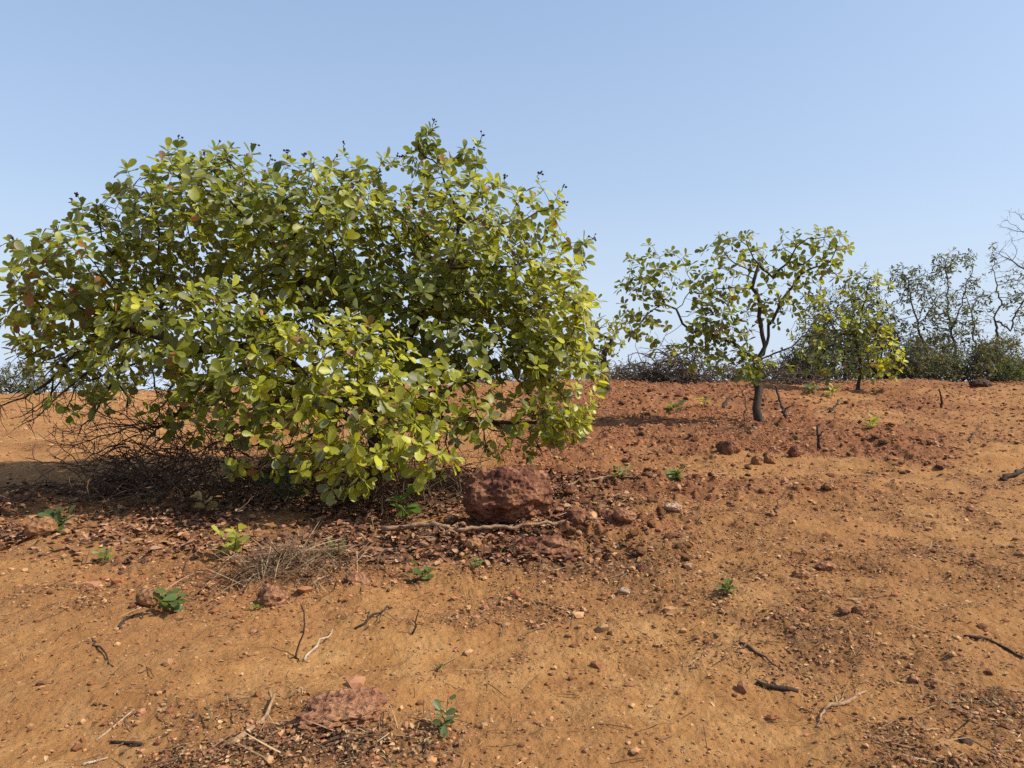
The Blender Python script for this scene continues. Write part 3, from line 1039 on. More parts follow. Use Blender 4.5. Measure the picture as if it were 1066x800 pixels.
DK = {'dark': 4, 'olive': 2, 'dry': 1}
MX = {'olive': 3, 'dry': 2, 'grey': 1.5, 'dark': 1}
bush('tall dark green thicket bush standing between the young tree and slim trees', None, 862, 402, 24.5, 34, 46, 1.2, DK, 31)
bush('bulky dark bush between the tall thicket bush and the crown of the young tree', None, 838, 401, 26.0, 26, 38, 1.0, DK, 48)
bush('dark rounded bush behind the drooping yellow green sapling', None, 914, 401, 25.0, 30, 46, 1.2, DK, 32)
bush('low dark brushy bush behind the straight trunk of the young tree', None, 815, 398, 25.0, 34, 20, 1.0, {'dark': 2, 'dry': 3, 'olive': 1}, 33, share=.75, sp=.22)
bush('low brown green bush at the foot of the slim leaning tree', None, 950, 401, 24.0, 30, 30, .9, MX, 34, share=.85, sp=.22)
bush('low tangled bush between the slim leaning tree and the forked tree', None, 1002, 400, 24.0, 34, 30, .9, MX, 35, share=.85, sp=.22)
bush('broad olive bush under the sparse forked scrub tree', None, 1036, 399, 24.5, 28, 30, .9, {'olive': 3, 'dark': 1, 'dry': 1}, 36, sp=.22)
bush('fresh green bush lowest at the far edge of the view', None, 1066, 401, 23.5, 26, 18, .8, {'fresh': 3, 'olive': 2}, 37, sp=.22)
bush('dusky bush filling the gap behind the slim leaning tree', None, 975, 401, 28.0, 36, 38, 1.2, MX, 45, share=.8)
bush('dusky bush filling the gap behind the sparse forked scrub tree', None, 1052, 401, 28.5, 36, 34, 1.2, MX, 46, share=.8)
bush('low brown scrub between the brush heap and the straight young trunk', None, 762, 398, 25.0, 38, 15, 1.0, {'dry': 3, 'dark': 2, 'olive': 1}, 49, share=.8)
bush('low olive brown scrub behind the dark stemmed shrub', None, 655, 398, 26.0, 40, 17, 1.0, {'dry': 2, 'olive': 2, 'dark': 1}, 50, share=.8)
bush('distant blue green bush at the far side of the sandy slope', None, 10, 414, 33.0, 40, 26, 1.6, {'grey': 3, 'olive': 2, 'dark': 1}, 38, leaf=.2, sp=.36)
bush('pale distant bush seen under the bare twigs of the big tree', None, 105, 408, 42.0, 40, 12, 1.8, {'grey': 4, 'olive': 1}, 39, leaf=.24, sp=.42)
for k, (px, d) in enumerate([(235, 36), (330, 34), (425, 31), (505, 33), (570, 30)]):
    bush('low scrub bush glimpsed through the gaps of the big tree', 'scrub glimpsed through the big tree', px, 405 - k, d, 46, 11, 1.2, MX, 40 + k, leaf=.16, sp=.34, share=.85)


# ------------------------------------------------------------------ heaps of dry twigs
def twig_heap(name, label, px, py, d, w_m, h_m, dep, n, mat, seed, group=None, cat='brush', rmax=0.012, arch=0.5, up=0.3):
    global RNG
    RNG = np.random.default_rng(seed)
    c = at(px, py, d)
    c[2] = gz(c[0], c[1])
    root_z = c[2]
    T = Tubes()
    for k in range(n):
        x = RNG.normal(0, 0.40) * w_m; y = RNG.normal(0, 0.40) * dep
        env = max(0.05, 1 - (x / w_m) ** 2 - (y / dep) ** 2)
        x0, y0 = c[0] + x, c[1] + y
        z0 = gz(x0, y0) + RNG.random() ** 1.4 * h_m * env
        a = RNG.uniform(0, 6.28)
        el = RNG.normal(up, 0.4)
        ln = RNG.uniform(0.35, 1.0) * min(w_m, 1.0)
        dirv = np.array([math.cos(a) * math.cos(el), math.sin(a) * math.cos(el), math.sin(el)])
        p = np.array([x0, y0, z0]); pts = [p]
        m = 7
        for i in range(m):
            dirv = unit(dirv + RNG.normal(0, 0.22, 3) - np.array([0, 0, arch * 0.22]))
            p = p + dirv * ln / m
            p[2] = max(p[2], gz(p[0], p[1]) + 0.004)
            pts.append(p)
            if RNG.random() < 0.3 and i > 1:
                dv = unit(dirv + RNG.normal(0, 0.6, 3)); q = p.copy(); s = [q]
                for _ in range(3):
                    dv = unit(dv + RNG.normal(0, .2, 3)); q = q + dv * ln * 0.08
                    q = np.array([q[0], q[1], max(q[2], gz(q[0], q[1]) + .003)]); s.append(q)
                T.add(s, [0.004, .0035, .003, .002], 3, cap=False)
        r = RNG.uniform(0.35, 1.0) * rmax
        T.add(pts, [r * (1 - 0.6 * i / m) for i in range(m + 1)], 4, cap=False)
    o = T.build(name, mat, origin=(c[0], c[1], root_z))
    return tag(o, label, cat, group)


twig_heap('brush_heap', 'tall heap of cut dry brush on the crest behind the young tree', 706, 396, 22.5, 1.35, 1.25, 0.7, 560, M_BARK2, 51, rmax=0.022, cat='brush heap')
twig_heap('brush_heap', 'low heap of dry brush beside the dark stemmed shrub', 655, 396, 22.8, 0.7, 0.55, 0.6, 120, M_BARK2, 52, rmax=0.020, cat='brush heap')
twig_heap('brush_heap', 'long low line of dry brush on the crest behind the young tree trunk', 815, 398, 22.6, 1.9, 0.5, 0.5, 220, M_BARK2, 53, rmax=0.020, cat='brush heap')
twig_heap('brush_heap', 'dark tangle of dead twigs lying under the bare limb of the big tree', 190, 505, 8.1, 1.7, 0.8, 0.6, 360, M_DRY, 54, rmax=0.011, cat='brush heap')
twig_heap('brush_heap', 'tangle of thin grey stalks under the middle of the big tree', 395, 505, 7.6, 1.2, 0.45, 0.6, 260, M_DRY, 55, rmax=0.007, up=0.9, cat='brush heap')


# ------------------------------------------------------------------ rocks
def ico(sub):
    import bmesh
    bm = bmesh.new()
    bmesh.ops.create_icosphere(bm, subdivisions=sub, radius=1.0)
    V = np.array([v.co[:] for v in bm.verts]); F = [tuple(v.index for v in f.verts) for f in bm.faces]
    bm.free()
    return V, F


ICO = {k: ico(k) for k in (1, 2, 3, 4, 5, 6)}


def rock_shape(sub, seed, rough=1.0, cuts=9, cut_h=(0.66, 0.92)):
    V, F = ICO[sub]
    rg = np.random.default_rng(seed)
    V = V.copy()
    for k in range(cuts):                       # flat broken faces
        n = unit(rg.normal(0, 1, 3)); h = rg.uniform(*cut_h)
        dd = V @ n
        V = V - np.maximum(dd - h, 0)[:, None] * n * 0.85
    s = 1.7
    N0 = fbm(V[:, 0] * s + seed, V[:, 1] * s, V[:, 2] * s, octaves=3, seed=seed)
    N1 = fbm(V[:, 0] * 6 + seed, V[:, 1] * 6, V[:, 2] * 6, octaves=4, seed=seed + 5)
    N2 = np.abs(fbm(V[:, 0] * 13 + seed, V[:, 1] * 13, V[:, 2] * 13, octaves=2, seed=seed + 9)) if sub >= 5 else 0.0
    return V * (1 + rough * (0.10 * N0 + 0.045 * N1 - 0.035 * N2))[:, None], F


def rock(label, px, py, wpx, hpx, mat, seed, sub=4, name='rock', group=None, dep=0.85, sink=0.25, rough=1.0, cat='rock', cuts=9):
    p = on_ground(px, py)
    d = p[1]
    wm, hm = wpx / FPX * d, hpx / FPX * d
    V, F = rock_shape(sub, seed, rough, cuts, (0.84, 0.95) if cuts < 6 else (0.66, 0.92))
    lo, hi = V.min(0), V.max(0)
    V = (V - lo) / (hi - lo) - np.array([0.5, 0.5, 0])
    H = hm / (1 - sink)
    V = V * np.array([wm, wm * dep, H])
    y = d + wm * dep * 0.42
    z = gz(p[0], y)
    o = mesh_py(name, V + np.array([0, 0, -sink * H]), F, mat, smooth=True)
    o.location = (p[0], y, z)
    return tag(o, label, cat, group)


rock('big rounded pitted red rock beside the drooping edge of the big tree', 528, 556, 100, 57, M_ROCK_DEEP, 101, sub=6, sink=0.16, rough=1.35, cuts=3)
rock('flat half buried purple red slab in front of the big red rock', 572, 582, 88, 13, M_ROCK_RED, 102, sub=5, sink=0.6, rough=2.2)
rock('squat orange tan rock in the shade under the far tip of the bare limb', 34, 563, 34, 18, M_ROCK_TAN, 103)
rock('small tan rock beside the leafy green seedling', 151, 634, 32, 16, M_ROCK_TAN, 104)
rock('reddish block of rock at the foot of the dry grass heap', 278, 634, 36, 20, M_ROCK_PINK, 105, rough=2.2, sink=0.4)
rock('small pink rock by the tuft near the dry grass heap', 370, 610, 30, 12, M_ROCK_PINK, 106, rough=2.2, sink=0.45)
rock('wide pink outcrop breaking through the sandy track near the broken stick', 336, 768, 126, 16, M_ROCK_PINK, 107, sub=6, sink=0.7, rough=2.4)
rock('small tan cobble under the fallen branch before the red rock', 492, 572, 22, 13, M_ROCK_TAN, 108)
rock('orange lump of rock touching the flat purple slab', 596, 580, 22, 14, M_ROCK_TAN, 109)
rock('red lump of rock just behind the flat purple slab', 603, 550, 30, 14, M_ROCK_RED, 110)
rock('dark red lump between the big rock and the bleached root', 634, 543, 22, 12, M_ROCK_RED, 111)
rock('pinkish lump of rock right under the bleached root', 652, 549, 26, 12, M_ROCK_PINK, 112)
rock('pale flat stone on the slope beyond the pinkish lump', 701, 535, 20, 7, M_ROCK_PALE, 113)
rock('pale whitish flat stone on the sandy track', 650, 620, 14, 6, M_ROCK_PALE, 114)
rock('large brown clod half buried on the slope before the young tree', 761, 474, 26, 14, M_ROCK_RED, 115)
rock('tan cobble first of the row before the young tree', 790, 485, 13, 11, M_ROCK_TAN, 116)
rock('rounded tan cobble second of the row before the young tree', 803, 484, 13, 11, M_ROCK_TAN, 117)
rock('brown cobble beside the charred stump before the young tree', 829, 477, 14, 11, M_ROCK_RED, 118)
rock('low tan stone alone on the open slope', 866, 511, 18, 7, M_ROCK_TAN, 119)
rock('round red stone in the sandy track', 882, 641, 15, 8, M_ROCK_PINK, 120)
rock('second round red stone touching the first in the sandy track', 897, 642, 16, 9, M_ROCK_PINK, 121)
rock('dark flat stone lying alone near the lower corner of the track', 1008, 777, 15, 7, M_ROCK_DARK, 122)
rock('grey brown stone beyond the straw patch', 836, 604, 20, 9, M_ROCK_TAN, 123)
rock('pinkish flat stone beyond the straw patch', 862, 596, 22, 8, M_ROCK_PINK, 124)
rock('large dark boulder lying before the low bushes on the crest', 1028, 403, 22, 6, M_ROCK_DARK, 125, sink=0.5, rough=2.0)
rock('red boulder showing in the brush heap on the crest', 716, 397, 22, 12, M_ROCK_PINK, 126)

M_CLOD = rock_material('red soil clod', (0.13, 0.050, 0.024), (0.26, 0.102, 0.046), (0.38, 0.175, 0.085), 3.0)
M_CLOD2 = rock_material('tan soil clod', (0.19, 0.085, 0.036), (0.34, 0.155, 0.065), (0.46, 0.25, 0.115), 3.0)
# clods and stones that nothing tells apart: six shapes, copied
proto = []
for k in range(6):
    V, F = rock_shape(3, 200 + k, 1.5, 14, (0.5, 0.85))
    o = mesh_py('clod', V, F, (M_CLOD, M_CLOD2, M_CLOD, M_ROCK_PINK, M_CLOD2, M_CLOD)[k])
    proto.append(o)
rc = random.Random(77)
spots = []
for zone, num, x0, x1, y0, y1, s0, s1 in (('slope', 120, 640, 1000, 415, 500, .05, .15), ('slope', 28, 640, 1066, 405, 425, .08, .2),
                                          ('rock', 120, 545, 720, 495, 600, .025, .11), ('tree', 26, 10, 460, 545, 620, .025, .07), ('track', 26, 560, 1000, 560, 700, .015, .04)):
    got = 0
    while got < num:
        px, py = rc.uniform(x0, x1), rc.uniform(y0, y1)
        p = on_ground(px, py)
        if zone == 'slope' and rc.random() > float(m_rubble(np.array([p[0]]), np.array([p[1]]))[0]) + 0.1:
            continue
        spots.append((zone, p, s0 + (s1 - s0) * rc.random() ** 2.2)); got += 1
CL = {'slope': ('broken red brown clod lying loose on the rubbly slope', 'loose clods on the rubbly slope'),
      'rock': ('small red stone lying near the big pitted rock', 'small stones around the big rock'),
      'tree': ('small stone in the dead leaves before the big tree', 'small stones before the big tree'),
      'track': ('little brown stone lying on the open sandy track', 'little stones on the sandy track')}
for k, (zone, p, s) in enumerate(spots):
    src = proto[k % 6]
    o = src if k < 6 else src.copy()
    if k >= 6:
        C.objects.link(o)
    o.location = (p[0], p[1], p[2] + s * 0.14)
    o.rotation_euler = (rc.uniform(-.5, .5), rc.uniform(-.5, .5), rc.uniform(0, 6.28))
    f = s / 2 * 1.1
    o.scale = (f * rc.uniform(.8, 1.3), f * rc.uniform(.8, 1.2), f * rc.uniform(.55, .85))
    tag(o, CL[zone][0], 'stone', CL[zone][1])


# ------------------------------------------------------------------ sticks, roots and stumps
def stick(label, pts, r, mat, name='stick', lift=0.6, forks=(), seed=1, cat='stick', group=None, taper=0.5, wob=0.012):
    """pts: (px, py) or (px, py, height above the ground in px)."""
    rg = np.random.default_rng(seed)
    W = []
    for p in pts:
        g = on_ground(p[0], p[1])
        W.append(g + np.array([0, 0, r * lift + (p[2] / FPX * g[1] if len(p) > 2 else 0)]))
    P = [W[0]]
    for a, b in zip(W[:-1], W[1:]):
        k = max(2, int(np.linalg.norm(b - a) / 0.05))
        for i in range(1, k + 1):
            q = a + (b - a) * i / k + rg.normal(0, wob, 3) * (i < k)
            q[2] = max(q[2], gz(q[0], q[1]) + r * 0.35)
            P.append(q)
    T = Tubes()
    n = len(P)
    T.add(P, [r * (1 - taper * i / (n - 1)) * rg.uniform(.88, 1.12) for i in range(n)], 7)
    root = T.build(name, mat, origin=W[0])
    for f in forks:
        i = int(f[0] * (n - 1)); q = P[i].copy(); s = [q]
        g = on_ground(f[1], f[2]) + np.array([0, 0, r * .4 + (f[3] / FPX * P[i][1] if len(f) > 3 else 0)])
        for k in range(1, 6):
            s.append(P[i] + (g - P[i]) * k / 5 + rg.normal(0, wob * .7, 3) * (k < 5))
        T2 = Tubes()
        r2 = r * (1 - taper * f[0]) * .62
        T2.add(s, [r2 * (1 - .12 * k) for k in range(6)], 5)
        fo = T2.build('side_twig', mat)
        fo.data.transform(__import__('mathutils').Matrix.Translation(-Vector(W[0])))
        fo.parent = root
    return tag(root, label, cat, group)


stick('long brown fallen branch lying before the big red rock', [(398, 556, 2), (440, 551, 4), (478, 556, 4), (525, 558, 5), (562, 554, 5), (600, 546, 4), (622, 546, 2)], 0.024, M_STICK, name='fallen_branch',
      forks=((.62, 590, 538, 4), (.3, 470, 566)), seed=3, cat='branch')
stick('long bleached root running out behind the big red rock', [(556, 510), (590, 506), (625, 498), (680, 497), (760, 494)], 0.015, M_STICK, name='root', seed=4, cat='root', forks=((.4, 655, 512),))
stick('pale twig poking out of the leaf curtain above the red rock', [(478, 500, 14), (492, 500, 12), (504, 500, 14)], 0.008, M_PALE, name='twig', seed=5, cat='twig')
stick('light dry forked twig leaning on the dead tangle', [(96, 512, 2), (118, 505, 14), (150, 500, 20), (165, 498, 28)], 0.011, M_PALE, name='twig', seed=6, cat='twig', forks=((.6, 190, 500, 8), (.75, 168, 520, 4)))
stick('thick broken stick pointing at the pink outcrop', [(236, 780), (262, 764), (277, 748), (286, 730, 4)], 0.014, M_STICK, seed=7, forks=((.45, 255, 756),))
stick('pale thin stick leaning on the thin upright stem', [(317, 689), (330, 677, 3), (346, 661, 3)], 0.008, M_PALE, seed=8)
stick('thin dark stem standing upright from the sandy track', [(308, 687), (312, 684, 14), (317, 683, 30), (313, 683, 52)], 0.006, M_CHAR, name='twig', seed=9, cat='twig', forks=((.05, 300, 684), (.05, 320, 692)))
stick('short dark log like stick on the sandy track', [(788, 713), (808, 719), (831, 721)], 0.013, M_CHAR, seed=10, taper=.15, wob=.004)
stick('thin brown stick slanting down the straw patch', [(770, 671), (788, 682), (804, 692), (816, 699)], 0.009, M_DRY, seed=11, forks=((.1, 776, 664, 4), (.2, 768, 682)))
stick('forked bleached root half sunk in the sandy track', [(858, 742), (872, 735), (890, 728), (902, 722)], 0.012, M_STICK, name='root', seed=12, cat='root', forks=((.35, 880, 720), (.05, 850, 758)))
stick('long dark stick at the edge of the track below the dark root', [(1003, 664), (1030, 668), (1050, 678), (1066, 686)], 0.010, M_CHAR, seed=13)
stick('thick dark root end jutting in from the edge of the slope', [(1042, 501), (1058, 497, 2), (1078, 490, 4)], 0.028, M_CHAR, name='root', seed=14, cat='root', taper=-.3)
stick('curved dark twig standing on the open slope', [(808, 537), (808, 534, 6), (812, 532, 12), (817, 530, 17)], 0.010, M_CHAR, name='twig', seed=15, cat='twig')
stick('charred upright stump on the slope before the young tree', [(853, 468), (852, 468, 12), (851, 468, 24)], 0.030, M_CHAR, name='stump', seed=16, cat='stump', forks=((.5, 858, 468, 18),))
stick('dark snag leaning beside the young tree trunk', [(818, 438), (812, 437, 14), (807, 436, 30)], 0.038, M_CHAR, name='stump', seed=17, cat='stump', forks=((.4, 826, 438, 14),))
stick('thin bare stem leaning out of the ground before the young tree', [(775, 440), (776, 439, 22), (770, 438, 34), (761, 437, 46)], 0.013, M_DRY, name='twig', seed=18, cat='twig', forks=((.5, 784, 438, 30),))
stick('short dark stick tilted up on the far slope', [(753, 426), (760, 420, 6)], 0.035, M_CHAR, seed=19)
stick('slanting dark stick on the rubble beyond the charred stump', [(864, 430), (874, 424, 6)], 0.030, M_CHAR, seed=20)
stick('upright dark stub on the crest before the slim leaning tree', [(980, 425), (980, 425, 10), (978, 425, 19)], 0.030, M_CHAR, name='stump', seed=21, cat='stump')
stick('small dark curled twig beside the tan rock', [(126, 655), (131, 648, 2), (139, 645, 3), (148, 646)], 0.010, M_CHAR, name='twig', seed=22, cat='twig')
stick('thin dark twig crossing the sand below the tan rock', [(95, 668), (104, 678, 3), (112, 688), (118, 695)], 0.007, M_CHAR, name='twig', seed=23, cat='twig')
stick('short dark bone shaped stick low on the sand', [(116, 776), (130, 776), (148, 778)], 0.008, M_CHAR, seed=24, taper=0)
stick('long straight pale straw stalk on the sand', [(100, 772), (120, 757), (140, 740)], 0.005, M_PALE, name='stalk', seed=25, cat='stalk', wob=.002)
stick('pale dry stalk at the very bottom of the track', [(86, 799), (112, 790)], 0.007, M_PALE, name='stalk', seed=26, cat='stalk', wob=.002)
stick('dark twig branching upright by the straw free sand', [(429, 662), (432, 660, 10), (436, 660, 24)], 0.006, M_CHAR, name='twig', seed=27, cat='twig', forks=((.4, 424, 660, 12), (.5, 442, 660, 8)))
stick('curved dark twig lying beneath the pink outcrop', [(335, 777), (360, 774), (384, 770), (410, 772)], 0.006, M_DRY, name='twig', seed=28, cat='twig')
stick('small dark twig upright under the lone leafy sprig', [(444, 794), (443, 780, 3), (443, 770, 4)], 0.006, M_CHAR, name='twig', seed=29, cat='twig')
stick('dark twig lying between the two pink rocks', [(370, 655), (384, 648, 3), (396, 643, 4), (408, 634)], 0.009, M_CHAR, name='twig', seed=30, cat='twig', forks=((.3, 380, 640, 4), (.6, 394, 655)))
stick('thin forked dry stem on the open slope below the crest', [(1010, 462), (1014, 456, 4), (1022, 449, 6)], 0.012, M_DRY, name='twig', seed=31, cat='twig')


# ------------------------------------------------------------------ seedlings
def seedling(label, px, py, hpx, n, leaf_px, tint, seed, name='seedling', spread=0.8, group=None, stems=1, width=LEAF_W, parts=False):
    global RNG
    RNG = np.random.default_rng(seed)
    g = on_ground(px, py)
    d = g[1]
    h, lf = hpx / FPX * d, leaf_px / FPX * d
    root = empty(name, g)
    tag(root, label, 'seedling', group)
    P, D, Nn = [], [], []
    for s in range(stems):
        lean = np.array([RNG.normal(0, .25 + .2 * (stems > 1)), RNG.normal(0, .25 + .2 * (stems > 1)), 1.0])
        hh = h * RNG.uniform(.65, 1.0) if stems > 1 else h
        pts = [g + np.array([0, 0, -.01])]
        for k in range(1, 6):
            pts.append(g + unit(lean) * hh * .85 * k / 5 + RNG.normal(0, h * .02, 3))
        T = Tubes()
        r = max(0.0025, h * 0.018)
        T.add(pts, [r * (1 - .12 * k) for k in range(6)], 5)
        T.build('stem', M_STICK if stems == 1 else M_DRY, root)
        m = max(2, n // stems)
        for k in range(m):
            t = 0.15 + 0.85 * (k + .5) / m
            q = t * 5
            i = min(4, int(q))
            p = pts[i] + (pts[i + 1] - pts[i]) * (q - i)
            a = k * 2.4 + RNG.uniform(0, 1.0) + s
            el = RNG.normal(0.45 * spread, 0.35)
            P.append(p); D.append((math.cos(a) * math.cos(el), math.sin(a) * math.cos(el), math.sin(el)))
            Nn.append((RNG.normal(0, .4), RNG.normal(0, .4) - .3, 1.0))
    P, D, Nn = np.array(P), unit(np.array(D)), unit(np.array(Nn))
    Ln = lf * RNG.uniform(.7, 1.2, len(P))
    tn = np.array(tint) * RNG.uniform(.75, 1.25, (len(P), 1))
    if parts:
        for k in range(len(P)):
            leaf_mesh('leaf', P[k:k + 1], D[k:k + 1], Nn[k:k + 1], Ln[k:k + 1], tn[k:k + 1], M_LEAF, root, width=width)
    else:
        leaf_mesh('foliage', P, D, Nn, Ln, tn, M_LEAF, root, width=width)
    return root


GR, YG, PG = (0.100, 0.135, 0.034), (0.34, 0.34, 0.06), (0.16, 0.20, 0.05)
seedling('lone leafy sprig casting a small shadow on the sandy track', 465, 762, 46, 16, 13, (0.115, 0.150, 0.050), 61, parts=True, stems=2)
seedling('bushy green seedling beside the small tan rock', 180, 640, 30, 26, 14, GR, 62, stems=4)
seedling('low spreading bright green seedling on the bare soil before the big tree', 440, 607, 20, 24, 12, GR, 63, stems=5)
seedling('faint little green sprout next to the spreading green seedling', 496, 592, 10, 10, 7, PG, 64, stems=3)
seedling('compact green seedling alone on the open sandy track', 758, 620, 15, 20, 9, (0.10, 0.14, 0.036), 65, stems=4)
seedling('tall yellow leaved seedling at the edge of the dry grass heap', 242, 582, 50, 26, 16, YG, 66, stems=3, parts=True)
seedling('seedling with pale orange and cream leaves in the tree shade', 216, 537, 34, 10, 15, (0.50, 0.36, 0.14), 67, stems=2, parts=True)
seedling('green seedling in the shade behind the orange tan rock', 56, 552, 28, 24, 13, (0.08, 0.11, 0.035), 68, stems=4)
seedling('tiny pale green tuft on the litter below the shaded rock', 108, 586, 16, 16, 9, PG, 69, stems=4)
seedling('grassy green tuft between the dry grass heap and the leaf curtain', 350, 580, 24, 26, 12, (0.09, 0.11, 0.035), 70, stems=5, width=NARROW_W)
seedling('tiny bright leaf sprout under the reddish block of rock', 266, 636, 9, 6, 8, (0.16, 0.22, 0.03), 71, stems=2)
seedling('pale green seedling on the slope beyond the bleached root', 704, 502, 18, 26, 10, (0.15, 0.20, 0.05), 72, stems=5)
seedling('green seedling by the shadow of the young tree', 703, 431, 12, 9, 11, GR, 73, stems=3)
seedling('yellowish seedling farther up from the shadow of the young tree', 733, 424, 12, 8, 8, YG, 74, stems=2)
seedling('bright yellow green seedling on the rubble beyond the charred stump', 907, 448, 15, 14, 10, YG, 75, stems=3)
seedling('pale upright seedling at the crest by the young tree', 848, 412, 16, 10, 10, (0.15, 0.19, 0.08), 76, stems=2)
seedling('yellow sprout at the crest before the tall thicket bush', 866, 413, 14, 8, 10, YG, 77, stems=2)
seedling('low leafy shoot drooping at the foot of the leaf curtain', 422, 548, 42, 18, 17, (0.10, 0.16, 0.03), 78, stems=3, parts=True)
seedling('green tuft catching light under the front of the big tree', 296, 524, 40, 22, 20, (0.06, 0.10, 0.025), 79, stems=3)
seedling('yellowish weed among the stones beyond the bleached root', 643, 500, 20, 20, 10, (0.20, 0.22, 0.06), 80, stems=4, width=NARROW_W)
seedling('tiny green tuft on the sand above the lone leafy sprig', 455, 700, 11, 6, 7, GR, 81, stems=2, width=NARROW_W)


# ------------------------------------------------------------------ dry grass, straw, dead leaves, crumbs of soil
def blades(name, X, Y, h, ln, flat, tint, mat, wdt, kind=None, label=None, cat=None, origin=None, curl=0.5):
    n = len(X)
    Z = ground_z(X, Y)
    a = RNG.uniform(0, 2 * math.pi, n)
    el = np.clip(RNG.normal(flat, 0.25, n), 0.0, 1.4)
    D = np.stack([np.cos(a) * np.cos(el), np.sin(a) * np.cos(el), np.sin(el)], 1)
    Nn = unit(np.stack([RNG.normal(0, .5, n), RNG.normal(0, .5, n), np.ones(n)], 1))
    Nn = unit(Nn - D * (Nn * D).sum(1, keepdims=True))
    P = np.stack([X, Y, Z + h], 1)
    wd = np.array([wdt, wdt, wdt, wdt * .9, wdt * .7, wdt * .3, 0.0])
    o = leaf_mesh(name, P, D, Nn, ln, tint, mat, None, width=wd, fold=0.1, curve=curl, origin=origin, rows=[0, 2, 3, 4, 6])
    return tag(o, label, cat, None, kind)


RNG = np.random.default_rng(90)
g = on_ground(292, 602)
n = 900
X = g[0] + RNG.normal(0, .26, n); Y = g[1] + .25 + RNG.normal(0, .20, n)
hump = 0.16 * np.exp(-((X - g[0]) / .32) ** 2 - ((Y - g[1] - .25) / .25) ** 2)
straw = np.array([(0.30, 0.19, 0.10), (0.42, 0.29, 0.16), (0.18, 0.10, 0.055), (0.24, 0.13, 0.07)])
blades('dry_grass_tuft', X, Y, RNG.random(n) * hump, RNG.uniform(.12, .38, n), 0.30, straw[RNG.integers(0, 4, n)] * 0.72, M_STRAW, 0.011,
       label='flattened heap of dry straw coloured grass in front of the big tree', cat='dry grass', origin=tuple(g), curl=.7)


def scatter(num, dens, ymin=2.6, ymax=24.0, spanx=0.78):
    """Random spots on the ground ahead, thinned by a density function of the place."""
    out = []
    while sum(len(o) for o in out) < num:
        m = num * 3
        d = ymin * (ymax / ymin) ** RNG.random(m)
        x = RNG.uniform(-spanx, spanx, m) * d
        keep = RNG.random(m) < dens(x, d)
        out.append(np.stack([x[keep], d[keep]], 1))
    return np.concatenate(out)[:num]


# loose straw and plant fibres
S = scatter(12000, lambda x, y: np.clip(0.03 + 0.6 * m_litter(x, y) + 0.9 * m_crumb(x, y) ** 1.5, 0, 1), ymax=12)
n = len(S)
blades('straw', S[:, 0], S[:, 1], RNG.uniform(.002, .012, n), RNG.uniform(.04, .24, n) * RNG.random(n), 0.05, np.concatenate([straw, straw * .35])[RNG.integers(0, 8, n)] * RNG.uniform(.6, 1.2, (n, 1)), M_STRAW, 0.016, kind='stuff', curl=.35)

# dead leaves
S = scatter(15000, lambda x, y: np.clip(m_litter(x, y) ** 1.3 + 0.02 + 0.5 * m_crumb(x, y) ** 2, 0, 1), ymax=16)
n = len(S)
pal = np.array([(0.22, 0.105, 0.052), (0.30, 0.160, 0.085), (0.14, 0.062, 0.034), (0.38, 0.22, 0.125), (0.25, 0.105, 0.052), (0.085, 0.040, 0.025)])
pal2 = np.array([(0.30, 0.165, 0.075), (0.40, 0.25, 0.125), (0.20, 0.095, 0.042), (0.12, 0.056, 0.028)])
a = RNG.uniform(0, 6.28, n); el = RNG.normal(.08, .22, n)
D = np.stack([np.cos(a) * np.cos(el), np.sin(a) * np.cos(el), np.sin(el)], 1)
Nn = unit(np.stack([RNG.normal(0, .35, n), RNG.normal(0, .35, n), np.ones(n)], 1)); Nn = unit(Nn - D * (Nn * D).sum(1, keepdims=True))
P = np.stack([S[:, 0], S[:, 1], ground_z(S[:, 0], S[:, 1]) + RNG.uniform(.004, .02, n)], 1)
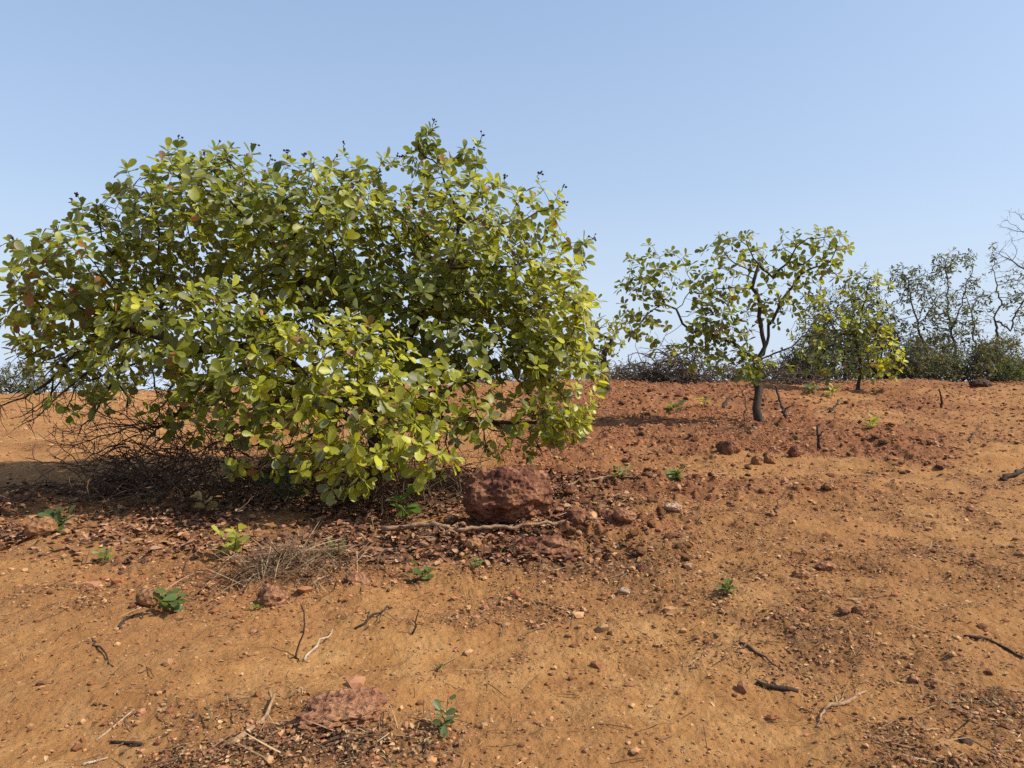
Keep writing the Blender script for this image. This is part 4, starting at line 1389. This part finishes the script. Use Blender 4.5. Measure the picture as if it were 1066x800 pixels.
o = leaf_mesh('leaf_litter', P, D, Nn, RNG.uniform(.5, 1.3, n) * np.where(m_under(S[:, 0], S[:, 1]) > .35, .075, .026), np.where(m_under(S[:, 0], S[:, 1])[:, None] > .35, pal[RNG.integers(0, 6, n)], pal2[RNG.integers(0, 4, n)]) * RNG.uniform(.7, 1.25, (n, 1)), M_LITTER, None, fold=.5, curve=.6, rows=[0, 2, 3, 4, 5, 6])
tag(o, kind='stuff')

# gravel and crumbs of soil
def crumbs(name, S, size, pal, seed):
    V0, F0 = ICO[1]
    V0 = V0 / np.linalg.norm(V0, axis=1, keepdims=True)
    n, m = len(S), len(V0)
    V = V0[None] * (1 + RNG.normal(0, .16, (n, m, 1)))
    V = V * np.stack([RNG.uniform(.7, 1.4, n), RNG.uniform(.7, 1.3, n), RNG.uniform(.45, .9, n)], 1)[:, None]
    a = RNG.uniform(0, 6.28, n); ca, sa = np.cos(a)[:, None], np.sin(a)[:, None]
    V = np.stack([V[..., 0] * ca - V[..., 1] * sa, V[..., 0] * sa + V[..., 1] * ca, V[..., 2]], -1)
    V = V * size[:, None, None] * 0.5
    V = V + np.stack([S[:, 0], S[:, 1], ground_z(S[:, 0], S[:, 1]) + size * .12], 1)[:, None]
    F = np.array(F0)
    loops = (np.arange(n)[:, None, None] * m + F[None]).reshape(-1)
    nf = n * len(F)
    t = np.repeat(pal[RNG.integers(0, len(pal), n)] * RNG.uniform(.75, 1.25, (n, 1)), m, axis=0)
    return tag(mesh_np(name, V.reshape(-1, 3), loops, np.arange(nf) * 3, np.full(nf, 3), M_GRAVEL, None, t, False), kind='stuff')


S = scatter(80000, lambda x, y: np.clip(0.09 + 0.9 * m_rubble(x, y) + 0.5 * m_litter(x, y) + 0.8 * m_crumb(x, y) ** 1.5, 0, 1))
sz = np.exp(RNG.normal(-4.85, .62, len(S))) * (0.55 + 0.15 * S[:, 1])
soil = np.array([(0.32, 0.135, 0.055), (0.26, 0.10, 0.043), (0.38, 0.19, 0.085), (0.18, 0.075, 0.036), (0.34, 0.155, 0.08), (0.40, 0.225, 0.105)])
crumbs('gravel', S, np.clip(sz, .004, .09), soil, 1)
